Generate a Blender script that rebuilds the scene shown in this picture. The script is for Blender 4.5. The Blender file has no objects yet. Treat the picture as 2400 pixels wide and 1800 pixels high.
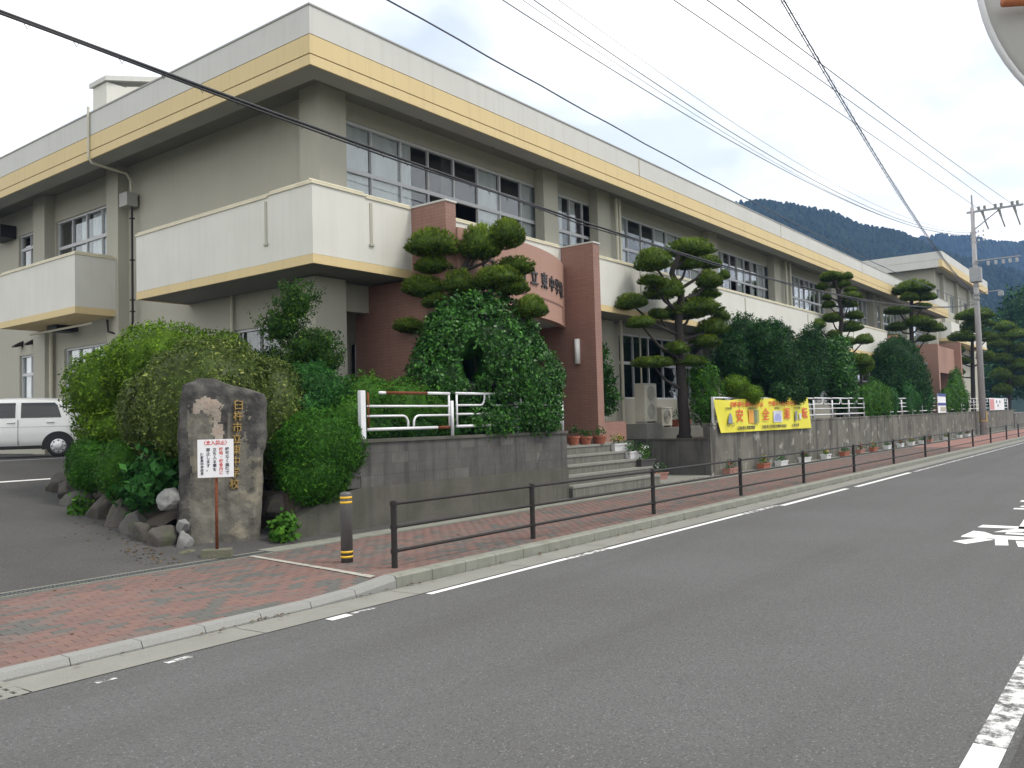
import bpy, bmesh, math, random
import numpy as np
from mathutils import Vector, Matrix, noise
S = bpy.context.scene
COL = S.collection
R_ = math.radians
rnd = random.Random(7)

# ------------------------------------------------------------------ camera
CAM_Z = 1.7
_yaw, _pitch, _roll = 0.657099, 0.045578, 0.027158
cam_d = bpy.data.cameras.new('camera')
cam_d.sensor_width = 36.0
cam_d.lens = 29.804
cam_d.clip_start = 0.1
cam_d.clip_end = 6000
cam = bpy.data.objects.new('camera', cam_d)
COL.objects.link(cam)
_f = Vector((math.cos(_yaw)*math.cos(_pitch), math.sin(_yaw)*math.cos(_pitch), math.sin(_pitch)))
_r = Vector((math.sin(_yaw), -math.cos(_yaw), 0))
_u = _r.cross(_f)
_r2 = _r*math.cos(_roll) + (-_u)*math.sin(_roll)
_d2 = -_r*math.sin(_roll) + (-_u)*math.cos(_roll)
_u2 = -_d2
cam.matrix_world = Matrix(((_r2.x, _u2.x, -_f.x, 0), (_r2.y, _u2.y, -_f.y, 0), (_r2.z, _u2.z, -_f.z, CAM_Z), (0, 0, 0, 1)))
S.camera = cam

# ------------------------------------------------------------------ world, sun, exposure
SUN_EL, SUN_AZ = R_(58), R_(-62)          # azimuth measured from +X towards +Y
w = bpy.data.worlds.new('World'); S.world = w; w.use_nodes = True
nt = w.node_tree; nt.nodes.clear()
def wn(t, **k):
    n = nt.nodes.new(t)
    for a, b in k.items(): setattr(n, a, b)
    return n
wo = wn('ShaderNodeOutputWorld'); bg = wn('ShaderNodeBackground'); sky = wn('ShaderNodeTexSky')
sky.sky_type = 'NISHITA'; sky.sun_disc = False; sky.sun_elevation = SUN_EL; sky.sun_rotation = R_(90) - SUN_AZ
tc = wn('ShaderNodeTexCoord'); mp = wn('ShaderNodeMapping'); mp.inputs['Scale'].default_value = (1.0, 1.0, 2.2)
nz = wn('ShaderNodeTexNoise'); nz.inputs['Scale'].default_value = 2.1; nz.inputs['Detail'].default_value = 7; nz.inputs['Roughness'].default_value = 0.52
rp = wn('ShaderNodeValToRGB'); rp.color_ramp.elements[0].position = 0.33; rp.color_ramp.elements[1].position = 0.50
nz2 = wn('ShaderNodeTexNoise'); nz2.inputs['Scale'].default_value = 2.6; nz2.inputs['Detail'].default_value = 6
rp2 = wn('ShaderNodeValToRGB')
rp2.color_ramp.elements[0].color = (5.5, 5.9, 6.1, 1); rp2.color_ramp.elements[0].position = 0.36
rp2.color_ramp.elements[1].color = (9.7, 9.55, 9.3, 1); rp2.color_ramp.elements[1].position = 0.56
mm = wn('ShaderNodeMath', operation='MULTIPLY_ADD'); mm.inputs[1].default_value = 0.25; mm.inputs[2].default_value = 0.75
mx = wn('ShaderNodeMix', data_type='RGBA')
L = nt.links.new
L(tc.outputs['Generated'], mp.inputs['Vector']); L(mp.outputs[0], nz.inputs['Vector']); L(mp.outputs[0], nz2.inputs['Vector'])
L(nz.outputs[0], rp.inputs[0]); L(rp.outputs[0], mm.inputs[0]); L(mm.outputs[0], mx.inputs['Factor'])
L(nz2.outputs[0], rp2.inputs[0]); L(sky.outputs[0], mx.inputs['A']); L(rp2.outputs[0], mx.inputs['B'])
L(mx.outputs['Result'], bg.inputs['Color']); bg.inputs['Strength'].default_value = 0.1
L(bg.outputs[0], wo.inputs[0])

sun_d = bpy.data.lights.new('sun', 'SUN'); sun_d.energy = 1.5; sun_d.angle = R_(16); sun_d.color = (1.0, 0.94, 0.85)
sun = bpy.data.objects.new('sun', sun_d); COL.objects.link(sun)
sun.location = (0, 0, 60)
_sd = Vector((math.cos(SUN_EL)*math.cos(SUN_AZ), math.cos(SUN_EL)*math.sin(SUN_AZ), math.sin(SUN_EL)))
sun.rotation_euler = (-_sd).to_track_quat('-Z', 'Y').to_euler()
S.view_settings.view_transform = 'Standard'; S.view_settings.look = 'None'
S.view_settings.exposure = 0.9; S.view_settings.gamma = 1.0; S.view_settings.use_curve_mapping = False
S.render.engine = 'CYCLES'
S.cycles.use_denoising = True
S.cycles.max_bounces = 8; S.cycles.transparent_max_bounces = 12; S.cycles.volume_bounces = 0

# ------------------------------------------------------------------ helpers
WL = {}
def wl(o): return WL.get(o.name, Vector((0, 0, 0))) if o else Vector((0, 0, 0))
def tag(o, label=None, cat=None, group=None, kind=None):
    if label: o['label'] = label
    if cat: o['category'] = cat
    if group: o['group'] = group
    if kind: o['kind'] = kind
    return o
def thing(name, label, cat, loc=(0, 0, 0), rotz=0.0, group=None):
    o = bpy.data.objects.new(name, None); COL.objects.link(o)
    o.empty_display_size = 0.2
    o.location = loc; o.rotation_euler = (0, 0, rotz); WL[o.name] = Vector(loc)
    return tag(o, label, cat, group)
class MB:
    def __init__(s): s.v = []; s.f = []; s.m = []
    def add(s, vs, fs, m=0):
        b = len(s.v); s.v += [tuple(q) for q in vs]; s.f += [tuple(i+b for i in f) for f in fs]; s.m += [m]*len(fs); return s
    def box(s, x0, x1, y0, y1, z0, z1, m=0):
        return s.add([(x0,y0,z0),(x1,y0,z0),(x1,y1,z0),(x0,y1,z0),(x0,y0,z1),(x1,y0,z1),(x1,y1,z1),(x0,y1,z1)],
              [(0,3,2,1),(4,5,6,7),(0,1,5,4),(1,2,6,5),(2,3,7,6),(3,0,4,7)], m)
    def tbox(s, x0, x1, y0, y1, z0, z1, i, m=0):   # tapered: top inset by i
        return s.add([(x0,y0,z0),(x1,y0,z0),(x1,y1,z0),(x0,y1,z0),(x0+i,y0+i,z1),(x1-i,y0+i,z1),(x1-i,y1-i,z1),(x0+i,y1-i,z1)],
              [(0,3,2,1),(4,5,6,7),(0,1,5,4),(1,2,6,5),(2,3,7,6),(3,0,4,7)], m)
    def prism(s, poly, axis, a0, a1, m=0):   # polygon in the other two axes, extruded along axis
        n = len(poly); vs = []
        for a in (a0, a1):
            for (p, q) in poly:
                vs.append({'x': (a, p, q), 'y': (p, a, q), 'z': (p, q, a)}[axis])
        fs = [tuple(range(n))[::-1], tuple(range(n, 2*n))] + [(i, (i+1) % n, n+(i+1) % n, n+i) for i in range(n)]
        return s.add(vs, fs, m)
    def tube(s, path, r, n=8, m=0, cap=True):
        P = [Vector(q) for q in path]; rs = r if isinstance(r, (list, tuple)) else [r]*len(P)
        b = len(s.v); prev = None
        for i, q in enumerate(P):
            t = (P[min(i+1, len(P)-1)] - P[max(i-1, 0)])
            t = t.normalized() if t.length > 1e-9 else Vector((0, 0, 1))
            if prev is None: a = t.orthogonal().normalized()
            else:
                a = prev - t*prev.dot(t); a = a.normalized() if a.length > 1e-6 else t.orthogonal().normalized()
            prev = a; c = t.cross(a)
            for k in range(n):
                th = 2*math.pi*k/n; s.v.append(tuple(q + (a*math.cos(th) + c*math.sin(th))*rs[i]))
        for i in range(len(P)-1):
            for k in range(n):
                s.f.append((b+i*n+k, b+i*n+(k+1) % n, b+(i+1)*n+(k+1) % n, b+(i+1)*n+k)); s.m.append(m)
        if cap:
            s.f.append(tuple(b+k for k in range(n))[::-1]); s.m.append(m)
            e = b+(len(P)-1)*n; s.f.append(tuple(e+k for k in range(n))); s.m.append(m)
        return s
    def lathe(s, prof, c=(0, 0, 0), n=16, m=0):
        b = len(s.v)
        for (r, z) in prof:
            for k in range(n):
                th = 2*math.pi*k/n; s.v.append((c[0]+r*math.cos(th), c[1]+r*math.sin(th), c[2]+z))
        for i in range(len(prof)-1):
            for k in range(n):
                s.f.append((b+i*n+k, b+i*n+(k+1) % n, b+(i+1)*n+(k+1) % n, b+(i+1)*n+k)); s.m.append(m)
        s.f.append(tuple(b+k for k in range(n))[::-1]); s.m.append(m)
        e = b+(len(prof)-1)*n; s.f.append(tuple(e+k for k in range(n))); s.m.append(m)
        return s
    def ell(s, c, r, nu=12, nv=8, m=0):
        prof = [(max(1e-4, math.sin(math.pi*i/nv)), -math.cos(math.pi*i/nv)) for i in range(nv+1)]
        b = len(s.v)
        s.lathe(prof, (0, 0, 0), nu, m)
        for i in range(b, len(s.v)):
            v = s.v[i]; s.v[i] = (c[0]+v[0]*r[0], c[1]+v[1]*r[1], c[2]+v[2]*r[2])
        return s
    def build(s, name, mats, parent=None, smooth=False, bevel=0, label=None, local=False):
        off = Vector((0, 0, 0)) if (local or not parent) else wl(parent)
        me = bpy.data.meshes.new(name)
        me.from_pydata([(v[0]-off.x, v[1]-off.y, v[2]-off.z) for v in s.v], [], s.f)
        if not isinstance(mats, (list, tuple)): mats = [mats]
        for q in mats: me.materials.append(q)
        if any(s.m): me.polygons.foreach_set('material_index', s.m)
        if smooth: me.polygons.foreach_set('use_smooth', [True]*len(s.f))
        me.update()
        o = bpy.data.objects.new(name, me); COL.objects.link(o)
        if parent: o.parent = parent; WL[o.name] = wl(parent)
        if bevel:
            md = o.modifiers.new('bevel', 'BEVEL'); md.width = bevel; md.segments = 2; md.limit_method = 'ANGLE'
        if smooth == 'auto':
            pass
        if label: o['label'] = label
        return o
def structure(o): o['kind'] = 'structure'; return o
def copytree(root, loc=None, rotz=None, scale=None, parent=None):
    c = root.copy(); COL.objects.link(c)
    if parent is not None: c.parent = parent
    if loc is not None: c.location = loc; WL[c.name] = Vector(loc)
    if rotz is not None: c.rotation_euler = (0, 0, rotz)
    if scale is not None: c.scale = scale if isinstance(scale, (tuple, list)) else (scale,)*3
    for ch in list(root.children):
        copytree(ch, parent=c)
    return c
def quad_mesh(name, V, F, mats, tint=None, parent=None, mi=None, smooth=False):
    """fast mesh from numpy arrays; V (n,3), F (m,k)"""
    off = np.array(wl(parent)) if parent else np.zeros(3)
    V = np.asarray(V, np.float32) - off.astype(np.float32)
    k = F.shape[1]; me = bpy.data.meshes.new(name)
    me.vertices.add(len(V)); me.vertices.foreach_set('co', V.ravel())
    me.loops.add(F.size); me.loops.foreach_set('vertex_index', F.ravel().astype(np.int32))
    me.polygons.add(len(F)); me.polygons.foreach_set('loop_start', np.arange(0, F.size, k, dtype=np.int32))
    me.polygons.foreach_set('loop_total', np.full(len(F), k, np.int32))
    for q in (mats if isinstance(mats, (list, tuple)) else [mats]): me.materials.append(q)
    if mi is not None: me.polygons.foreach_set('material_index', mi.astype(np.int32))
    if tint is not None:
        a = me.attributes.new('tint', 'FLOAT', 'POINT'); a.data.foreach_set('value', tint.astype(np.float32))
    if smooth: me.polygons.foreach_set('use_smooth', np.ones(len(F), bool))
    me.update(calc_edges=True)
    o = bpy.data.objects.new(name, me); COL.objects.link(o)
    if parent: o.parent = parent; WL[o.name] = wl(parent)
    return o
def text_mesh(name, txt, size, mat, extrude=0.004, spacing=None, bold=0.0):
    cu = bpy.data.curves.new('txt', 'FONT'); cu.body = txt; cu.size = size; cu.extrude = extrude
    cu.align_x = 'CENTER'; cu.align_y = 'CENTER'; cu.offset = bold; cu.resolution_u = 3
    if spacing: cu.space_line = spacing
    t = bpy.data.objects.new('txt', cu); COL.objects.link(t)
    dg = bpy.context.evaluated_depsgraph_get()
    me = bpy.data.meshes.new_from_object(t.evaluated_get(dg)); me.name = name
    bpy.data.objects.remove(t); bpy.data.curves.remove(cu)
    me.materials.clear(); me.materials.append(mat)
    o = bpy.data.objects.new(name, me); COL.objects.link(o)
    return o
ORD = ['first','second','third','fourth','fifth','sixth','seventh','eighth','ninth','tenth','eleventh','twelfth','thirteenth','fourteenth','fifteenth']

# ------------------------------------------------------------------ materials
MATS = {}
def mat(name, col, rough=0.7, metal=0.0, spec=0.5, var=0.0, vscale=3.0, vcol=None, bump=0.0, bscale=40.0, streak=0.0, streak_col=(0.05,0.05,0.045), streak_scale=(9,9,0.55),
        fine=0.0, fscale=60.0, coat=0.0, patch=None):
    """procedural principled: base colour varied by noise, vertical streak dirt, fine grain, bump"""
    m = bpy.data.materials.new(name); m.use_nodes = True; t = m.node_tree; N = t.nodes; K = t.links.new
    b = N['Principled BSDF']; b.inputs['Roughness'].default_value = rough; b.inputs['Metallic'].default_value = metal
    b.inputs['Specular IOR Level'].default_value = spec; b.inputs['Coat Weight'].default_value = coat
    c4 = (*col, 1)
    geo = N.new('ShaderNodeNewGeometry')
    src = None
    def mixc(a, bcol, fac):
        x = N.new('ShaderNodeMix'); x.data_type = 'RGBA'
        if isinstance(a, tuple): x.inputs['A'].default_value = a
        else: K(a, x.inputs['A'])
        if isinstance(bcol, tuple): x.inputs['B'].default_value = bcol
        else: K(bcol, x.inputs['B'])
        K(fac, x.inputs['Factor']); return x.outputs['Result']
    def noise_fac(scale, lo, hi, amt, detail=5, vec=None):
        n = N.new('ShaderNodeTexNoise'); n.inputs['Scale'].default_value = scale; n.inputs['Detail'].default_value = detail
        K(vec if vec else geo.outputs['Position'], n.inputs['Vector'])
        r = N.new('ShaderNodeMapRange'); r.inputs['From Min'].default_value = lo; r.inputs['From Max'].default_value = hi; r.inputs['To Max'].default_value = amt
        K(n.outputs[0], r.inputs['Value']); return r.outputs[0]
    cur = c4
    if var > 0:
        vc = (*(vcol or tuple(q*0.6 for q in col)), 1)
        cur = mixc(cur, vc, noise_fac(vscale, 0.38, 0.66, var))
    if fine > 0:
        cur = mixc(cur, (*tuple(q*0.45 for q in col), 1), noise_fac(fscale, 0.5, 0.75, fine, 2))
        cur = mixc(cur, (*tuple(min(1, q*2.4+0.02) for q in col), 1), noise_fac(fscale*1.7, 0.62, 0.75, fine, 1))
    if streak > 0:
        mpn = N.new('ShaderNodeMapping'); mpn.inputs['Scale'].default_value = streak_scale
        K(geo.outputs['Position'], mpn.inputs['Vector'])
        cur = mixc(cur, (*streak_col, 1), noise_fac(1.0, 0.5, 0.78, streak, 4, mpn.outputs[0]))
    if patch:
        cur = mixc(cur, (*patch[0], 1), noise_fac(patch[1], patch[2], patch[2]+0.06, patch[3], 5))
    if isinstance(cur, tuple): b.inputs['Base Color'].default_value = cur
    else: K(cur, b.inputs['Base Color'])
    if bump > 0:
        n = N.new('ShaderNodeTexNoise'); n.inputs['Scale'].default_value = bscale; n.inputs['Detail'].default_value = 4
        K(geo.outputs['Position'], n.inputs['Vector'])
        bp = N.new('ShaderNodeBump'); bp.inputs['Strength'].default_value = bump; bp.inputs['Distance'].default_value = 0.02
        K(n.outputs[0], bp.inputs['Height']); K(bp.outputs[0], b.inputs['Normal'])
    MATS[name] = m; return m
def leafmat(name, c1, c2, rough=0.5, spec=0.4, trans=0.25, c3=None):
    m = bpy.data.materials.new(name); m.use_nodes = True; t = m.node_tree; N = t.nodes; K = t.links.new
    b = N['Principled BSDF']; b.inputs['Roughness'].default_value = rough; b.inputs['Specular IOR Level'].default_value = spec
    at = N.new('ShaderNodeAttribute'); at.attribute_name = 'tint'
    r = N.new('ShaderNodeValToRGB'); r.color_ramp.elements[0].color = (*c1, 1); r.color_ramp.elements[1].color = (*c2, 1)
    if c3:
        e = r.color_ramp.elements.new(0.9); e.color = (*c2, 1); r.color_ramp.elements[2].color = (*c3, 1)
    K(at.outputs['Fac'], r.inputs[0])
    geo = N.new('ShaderNodeNewGeometry'); n = N.new('ShaderNodeTexNoise'); n.inputs['Scale'].default_value = 2.3; n.inputs['Detail'].default_value = 3
    K(geo.outputs['Position'], n.inputs['Vector'])
    mr = N.new('ShaderNodeMapRange'); mr.inputs['From Min'].default_value = 0.35; mr.inputs['From Max'].default_value = 0.65; mr.inputs['To Min'].default_value = 0.72; mr.inputs['To Max'].default_value = 1.2
    K(n.outputs[0], mr.inputs['Value'])
    x = N.new('ShaderNodeMix'); x.data_type = 'RGBA'; x.blend_type = 'MULTIPLY'; x.inputs['Factor'].default_value = 1
    K(r.outputs[0], x.inputs['A']); K(mr.outputs[0], x.inputs['B'])
    K(x.outputs['Result'], b.inputs['Base Color'])
    tr = N.new('ShaderNodeBsdfTranslucent'); K(x.outputs['Result'], tr.inputs['Color'])
    ms = N.new('ShaderNodeMixShader'); ms.inputs[0].default_value = trans
    K(b.outputs[0], ms.inputs[1]); K(tr.outputs[0], ms.inputs[2]); K(ms.outputs[0], N['Material Output'].inputs[0])
    MATS[name] = m; return m

asphalt = mat('asphalt', (0.112, 0.112, 0.113), 0.88, spec=0.2, var=0.5, vscale=0.3, vcol=(0.086,0.0845,0.082), fine=0.65, fscale=44, streak=.4, streak_col=(.07,.068,.065), streak_scale=(.10,1.5,1), bump=0.55, bscale=110, patch=((0.36,0.36,0.34), 30, 0.735, 0.85))
asphalt_old = mat('asphalt_old', (0.078, 0.0755, 0.072), 0.9, spec=0.2, var=0.5, vscale=0.9, vcol=(0.05,0.05,0.05), fine=0.6, fscale=45, bump=0.5, bscale=90, patch=((0.2,0.2,0.19), 30, 0.72, 0.7))
conc_light = mat('concrete_light', (0.215, 0.213, 0.19), 0.85, var=0.65, vscale=2.2, vcol=(0.17,0.172,0.15), fine=0.35, fscale=90, bump=0.2, bscale=80)
kerb_m = mat('kerb_granite', (0.235, 0.236, 0.225), 0.8, var=0.5, vscale=4, vcol=(0.21,0.212,0.2), fine=0.5, fscale=120, bump=0.15, bscale=120)
kerb_old = mat('kerb_concrete', (0.215, 0.22, 0.185), 0.85, var=0.6, vscale=3, vcol=(0.15,0.155,0.125), fine=0.35, fscale=80, streak=0.35, bump=0.2, bscale=60)
conc_wall = mat('concrete_wall', (0.092, 0.088, 0.073), 0.9, var=0.85, vscale=1.6, vcol=(0.055,0.057,0.042), fine=0.3, fscale=50, streak=0.75, streak_col=(0.05,0.05,0.045), bump=0.3, bscale=45)
block_m = mat('concrete_block', (0.095, 0.093, 0.086), 0.9, var=0.7, vscale=2.0, vcol=(0.055,0.053,0.05), fine=0.35, fscale=70, streak=0.8, streak_col=(0.028,0.028,0.027), bump=0.35, bscale=70, patch=((0.2,0.195,0.165), 3.1, 0.66, 0.5))
block_m2 = mat('concrete_block_pale', (0.118, 0.115, 0.105), 0.9, var=0.7, vscale=2.6, vcol=(0.07,0.068,0.062), fine=0.35, fscale=70, streak=0.6, streak_col=(0.05,0.05,0.045), bump=0.35, bscale=70)
wall_far = mat('stained_concrete', (0.15, 0.145, 0.12), 0.9, var=0.8, vscale=1.2, vcol=(0.07,0.067,0.055), streak=1.0, streak_col=(0.028,0.026,0.024), streak_scale=(3.4,3.4,0.4), fine=0.25, fscale=40, bump=0.3, bscale=40, patch=((0.34,0.335,0.3), 2.6, 0.615, 0.7))
dark_conc = mat('dark_concrete', (0.11, 0.106, 0.10), 0.9, var=0.7, vscale=2, vcol=(0.06,0.058,0.054), streak=0.8, streak_col=(0.028,0.028,0.026), bump=0.3, bscale=50)
grout = mat('grout', (0.10, 0.095, 0.085), 0.95, fine=0.4, fscale=100)
BR = [mat('brick_red', (0.148, 0.088, 0.075), 0.85, var=0.6, vscale=14, vcol=(0.135,0.088,0.077), fine=0.3, fscale=150, bump=0.15, bscale=150),
      mat('brick_rust', (0.168, 0.098, 0.08), 0.85, var=0.6, vscale=14, vcol=(0.15,0.09,0.075), fine=0.3, fscale=150, bump=0.15, bscale=150),
      mat('brick_brown', (0.132, 0.10, 0.088), 0.85, var=0.6, vscale=14, vcol=(0.14,0.09,0.078), fine=0.3, fscale=150, bump=0.15, bscale=150),
      mat('brick_grey', (0.082, 0.085, 0.078), 0.85, var=0.6, vscale=14, vcol=(0.11,0.098,0.088), fine=0.3, fscale=150, bump=0.15, bscale=150)]
paint_white = mat('road_paint', (0.72, 0.72, 0.71), 0.7, var=0.4, vscale=5, vcol=(0.55,0.55,0.54), fine=0.3, fscale=60)
def worn_paint():
    m = mat('worn_road_paint', (0.72, 0.72, 0.71), 0.75, fine=0.3, fscale=60)
    t = m.node_tree; N = t.nodes; K = t.links.new
    geo = N.new('ShaderNodeNewGeometry'); n = N.new('ShaderNodeTexNoise'); n.inputs['Scale'].default_value = 9; n.inputs['Detail'].default_value = 8; n.inputs['Roughness'].default_value = 0.75
    K(geo.outputs['Position'], n.inputs['Vector'])
    r = N.new('ShaderNodeMapRange'); r.inputs['From Min'].default_value = 0.42; r.inputs['From Max'].default_value = 0.58; r.inputs['To Max'].default_value = .9; K(n.outputs[0], r.inputs['Value'])
    tr = N.new('ShaderNodeBsdfTransparent'); ms = N.new('ShaderNodeMixShader')
    K(r.outputs[0], ms.inputs[0]); K(tr.outputs[0], ms.inputs[1]); K(N['Principled BSDF'].outputs[0], ms.inputs[2]); K(ms.outputs[0], N['Material Output'].inputs[0])
    return m
paint_worn = worn_paint()
fascia_grey = mat('fascia_grey', (0.56, 0.56, 0.535), 0.75, var=0.35, vscale=0.9, vcol=(0.48,0.475,0.45), streak=0.2, streak_col=(0.33,0.32,0.295), bump=0.08, bscale=60)
fascia_yel = mat('fascia_yellow', (0.63, 0.50, 0.265), 0.75, var=0.3, vscale=0.8, vcol=(0.56,0.445,0.24), streak=0.3, streak_col=(0.42,0.34,0.2), bump=0.06, bscale=60)
wall_beige = mat('wall_beige', (0.405, 0.395, 0.33), 0.8, var=0.4, vscale=0.7, vcol=(0.35,0.34,0.285), streak=0.15, streak_col=(0.25,0.24,0.19), fine=0.15, fscale=120, bump=0.15, bscale=90)
balc_white = mat('balcony_white', (0.64, 0.635, 0.585), 0.8, var=0.4, vscale=1.1, vcol=(0.55,0.545,0.495), streak=0.18, streak_col=(0.41,0.395,0.34), fine=0.15, fscale=90, bump=0.12, bscale=80)
cap_cream = mat('cap_cream', (0.62, 0.58, 0.44), 0.6, var=0.3, vscale=3)
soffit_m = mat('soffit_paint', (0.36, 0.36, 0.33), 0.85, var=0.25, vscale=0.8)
groove_m = mat('joint_brown', (0.26, 0.19, 0.09), 0.9)
pipe_cream = mat('pipe_cream', (0.52, 0.50, 0.40), 0.5)
alu = mat('aluminium', (0.52, 0.53, 0.55), 0.45, metal=0.0, spec=0.5)
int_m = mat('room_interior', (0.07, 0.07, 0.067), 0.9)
curtain_m = mat('curtain', (0.66, 0.675, 0.69), 0.9, var=0.25, vscale=2)
dark_door = mat('dark_glass_door', (0.02, 0.022, 0.024), 0.15, spec=0.5)
rail_m = mat('rail_brown', (0.020, 0.017, 0.016), 0.5, spec=.3, var=0.3, vscale=8, vcol=(0.032,0.026,0.022))
steel_w = mat('white_steel', (0.70, 0.71, 0.74), 0.4, var=0.15, vscale=9, vcol=(0.5,0.47,0.44))
rust_m = mat('rust', (0.17, 0.055, 0.025), 0.9, spec=.2, var=0.7, vscale=18, vcol=(0.09,0.035,0.02), bump=0.3, bscale=90)
galv = mat('galvanised', (0.30, 0.31, 0.32), 0.5, metal=0.3, var=0.3, vscale=6)
pole_m = mat('pole_concrete', (0.37, 0.36, 0.365), 0.85, var=0.4, vscale=1.4, vcol=(0.28,0.27,0.27), streak=0.35, streak_col=(0.2,0.19,0.19))
cable_m = mat('cable_black', (0.018, 0.018, 0.022), 0.6)
cable_b = mat('cable_blue_grey', (0.07, 0.085, 0.13), 0.6)
insul = mat('insulator', (0.55, 0.56, 0.58), 0.3)
yellow_p = mat('yellow_paint', (0.70, 0.42, 0.02), 0.5)
black_p = mat('black_paint', (0.02, 0.02, 0.02), 0.5)
bol_m = mat('bollard_grey', (0.085, 0.083, 0.082), 0.5, var=0.3, vscale=7)
terracotta = mat('terracotta', (0.33, 0.105, 0.06), 0.85, var=0.5, vscale=12, vcol=(0.22,0.08,0.05))
plastic_w = mat('planter_white', (0.62, 0.62, 0.63), 0.55, var=0.3, vscale=10)
plastic_pink = mat('planter_brown', (0.34, 0.17, 0.135), 0.7, var=0.4, vscale=10)
plastic_black = mat('planter_dark', (0.05, 0.048, 0.046), 0.6)
soil_m = mat('soil', (0.055, 0.042, 0.03), 0.95, var=0.6, vscale=5, fine=0.5, fscale=40, bump=0.8, bscale=25)
grass_g = mat('ground_green', (0.07, 0.085, 0.035), 0.95, var=0.7, vscale=0.05, vcol=(0.11,0.10,0.07))
ac_beige = mat('ac_beige', (0.56, 0.54, 0.45), 0.5, var=0.2, vscale=4)
ac_grey = mat('ac_grille', (0.33, 0.33, 0.31), 0.5)
bark = mat('pine_bark', (0.036, 0.029, 0.024), 0.95, var=0.7, vscale=10, vcol=(0.03,0.026,0.024), bump=0.9, bscale=30)
bark2 = mat('shrub_bark', (0.05, 0.042, 0.035), 0.95, var=0.6, vscale=12, bump=0.6, bscale=30)
rock_m = [mat('rock_grey', (0.085, 0.081, 0.075), 0.9, var=0.8, vscale=6, vcol=(0.055,0.052,0.048), patch=((.075,.085,.045), 5, .56, .6), fine=0.4, fscale=60, bump=0.6, bscale=22),
          mat('rock_brown', (0.066, 0.058, 0.05), 0.9, var=0.8, vscale=5, vcol=(0.045,0.04,0.034), patch=((.06,.07,.035), 5, .55, .6), fine=0.4, fscale=60, bump=0.6, bscale=22),
          mat('rock_pale', (0.175, 0.174, 0.168), 0.9, var=0.6, vscale=6, vcol=(0.2,0.2,0.195), fine=0.4, fscale=60, bump=0.5, bscale=22),
          mat('rock_mossy', (0.12, 0.115, 0.085), 0.9, var=0.8, vscale=5, vcol=(0.09,0.1,0.05), fine=0.4, fscale=60, bump=0.6, bscale=22)]
sign_w = mat('sign_white', (0.80, 0.80, 0.82), 0.45)
ink = mat('ink_black', (0.03, 0.03, 0.05), 0.6)
ink_r = mat('ink_red', (0.60, 0.06, 0.05), 0.6)
gold = mat('gold_letter', (0.33, 0.215, 0.055), 0.45, var=0.6, vscale=30, vcol=(0.3,0.22,0.09))
banner_y = mat('banner_yellow', (0.74, 0.68, 0.05), 0.5, var=0.25, vscale=2.5, vcol=(0.7,0.6,0.06))
banner_r = mat('banner_red', (0.62, 0.10, 0.03), 0.6)
car_w = mat('car_paint_white', (0.80, 0.80, 0.79), 0.22, spec=0.5, coat=0.6)
car_g = mat('car_glass', (0.012, 0.015, 0.017), 0.05, spec=0.6)
rubber = mat('rubber', (0.016, 0.016, 0.016), 0.8)
chrome = mat('wheel_silver', (0.55, 0.56, 0.57), 0.3, metal=0.7)
letter_d = mat('bronze_letter', (0.06, 0.055, 0.055), 0.45, metal=0.4)
lamp_w = mat('lamp_glass', (0.74, 0.74, 0.72), 0.3)
orange_p = mat('orange_paint', (0.50, 0.17, 0.05), 0.6, var=0.6, vscale=14, vcol=(0.36,0.11,0.06))
mirror_grey = mat('mirror_back', (0.42, 0.42, 0.41), 0.55, var=0.4, vscale=5, vcol=(0.36,0.355,0.345), streak=0.3, streak_col=(0.3,0.28,0.26))

def tile_red():
    m = mat('porch_tile', (0.29, 0.158, 0.122), 0.55, var=0.35, vscale=0.8, vcol=(0.255,0.135,0.105), streak=0.4, streak_col=(0.2,0.11,0.085), fine=0.2, fscale=60)
    t = m.node_tree; N = t.nodes; K = t.links.new; b = N['Principled BSDF']
    geo = N.new('ShaderNodeNewGeometry'); sp = N.new('ShaderNodeSeparateXYZ'); K(geo.outputs['Position'], sp.inputs[0])
    ad = N.new('ShaderNodeMath'); ad.operation = 'ADD'; K(sp.outputs[0], ad.inputs[0]); K(sp.outputs[1], ad.inputs[1])
    cb = N.new('ShaderNodeCombineXYZ'); K(ad.outputs[0], cb.inputs[0]); K(sp.outputs[2], cb.inputs[1])
    bt = N.new('ShaderNodeTexBrick'); bt.inputs['Scale'].default_value = 1.0; bt.inputs['Brick Width'].default_value = 0.235; bt.inputs['Row Height'].default_value = 0.068; bt.inputs['Mortar Size'].default_value = 0.004; bt.inputs['Bias'].default_value = 0
    bt.inputs['Color1'].default_value = (1,1,1,1); bt.inputs['Color2'].default_value = (0.86,0.86,0.86,1); bt.inputs['Mortar'].default_value = (0.62,0.6,0.58,1)
    K(cb.outputs[0], bt.inputs['Vector'])
    x = N.new('ShaderNodeMix'); x.data_type = 'RGBA'; x.blend_type = 'MULTIPLY'; x.inputs['Factor'].default_value = 0.85
    old = b.inputs['Base Color'].links[0].from_socket
    K(old, x.inputs['A']); K(bt.outputs['Color'], x.inputs['B']); K(x.outputs['Result'], b.inputs['Base Color'])
    bp = N.new('ShaderNodeBump'); bp.inputs['Strength'].default_value = 0.4; bp.inputs['Distance'].default_value = 0.004; bp.invert = True
    K(bt.outputs['Fac'], bp.inputs['Height']); K(bp.outputs[0], b.inputs['Normal'])
    return m
tile_m = tile_red()
tile_plain = mat('porch_render', (0.36, 0.215, 0.165), 0.75, var=0.35, vscale=0.9, vcol=(0.335,0.18,0.135), streak=0.2, streak_col=(0.25,0.13,0.1), fine=0.15, fscale=70)
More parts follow.
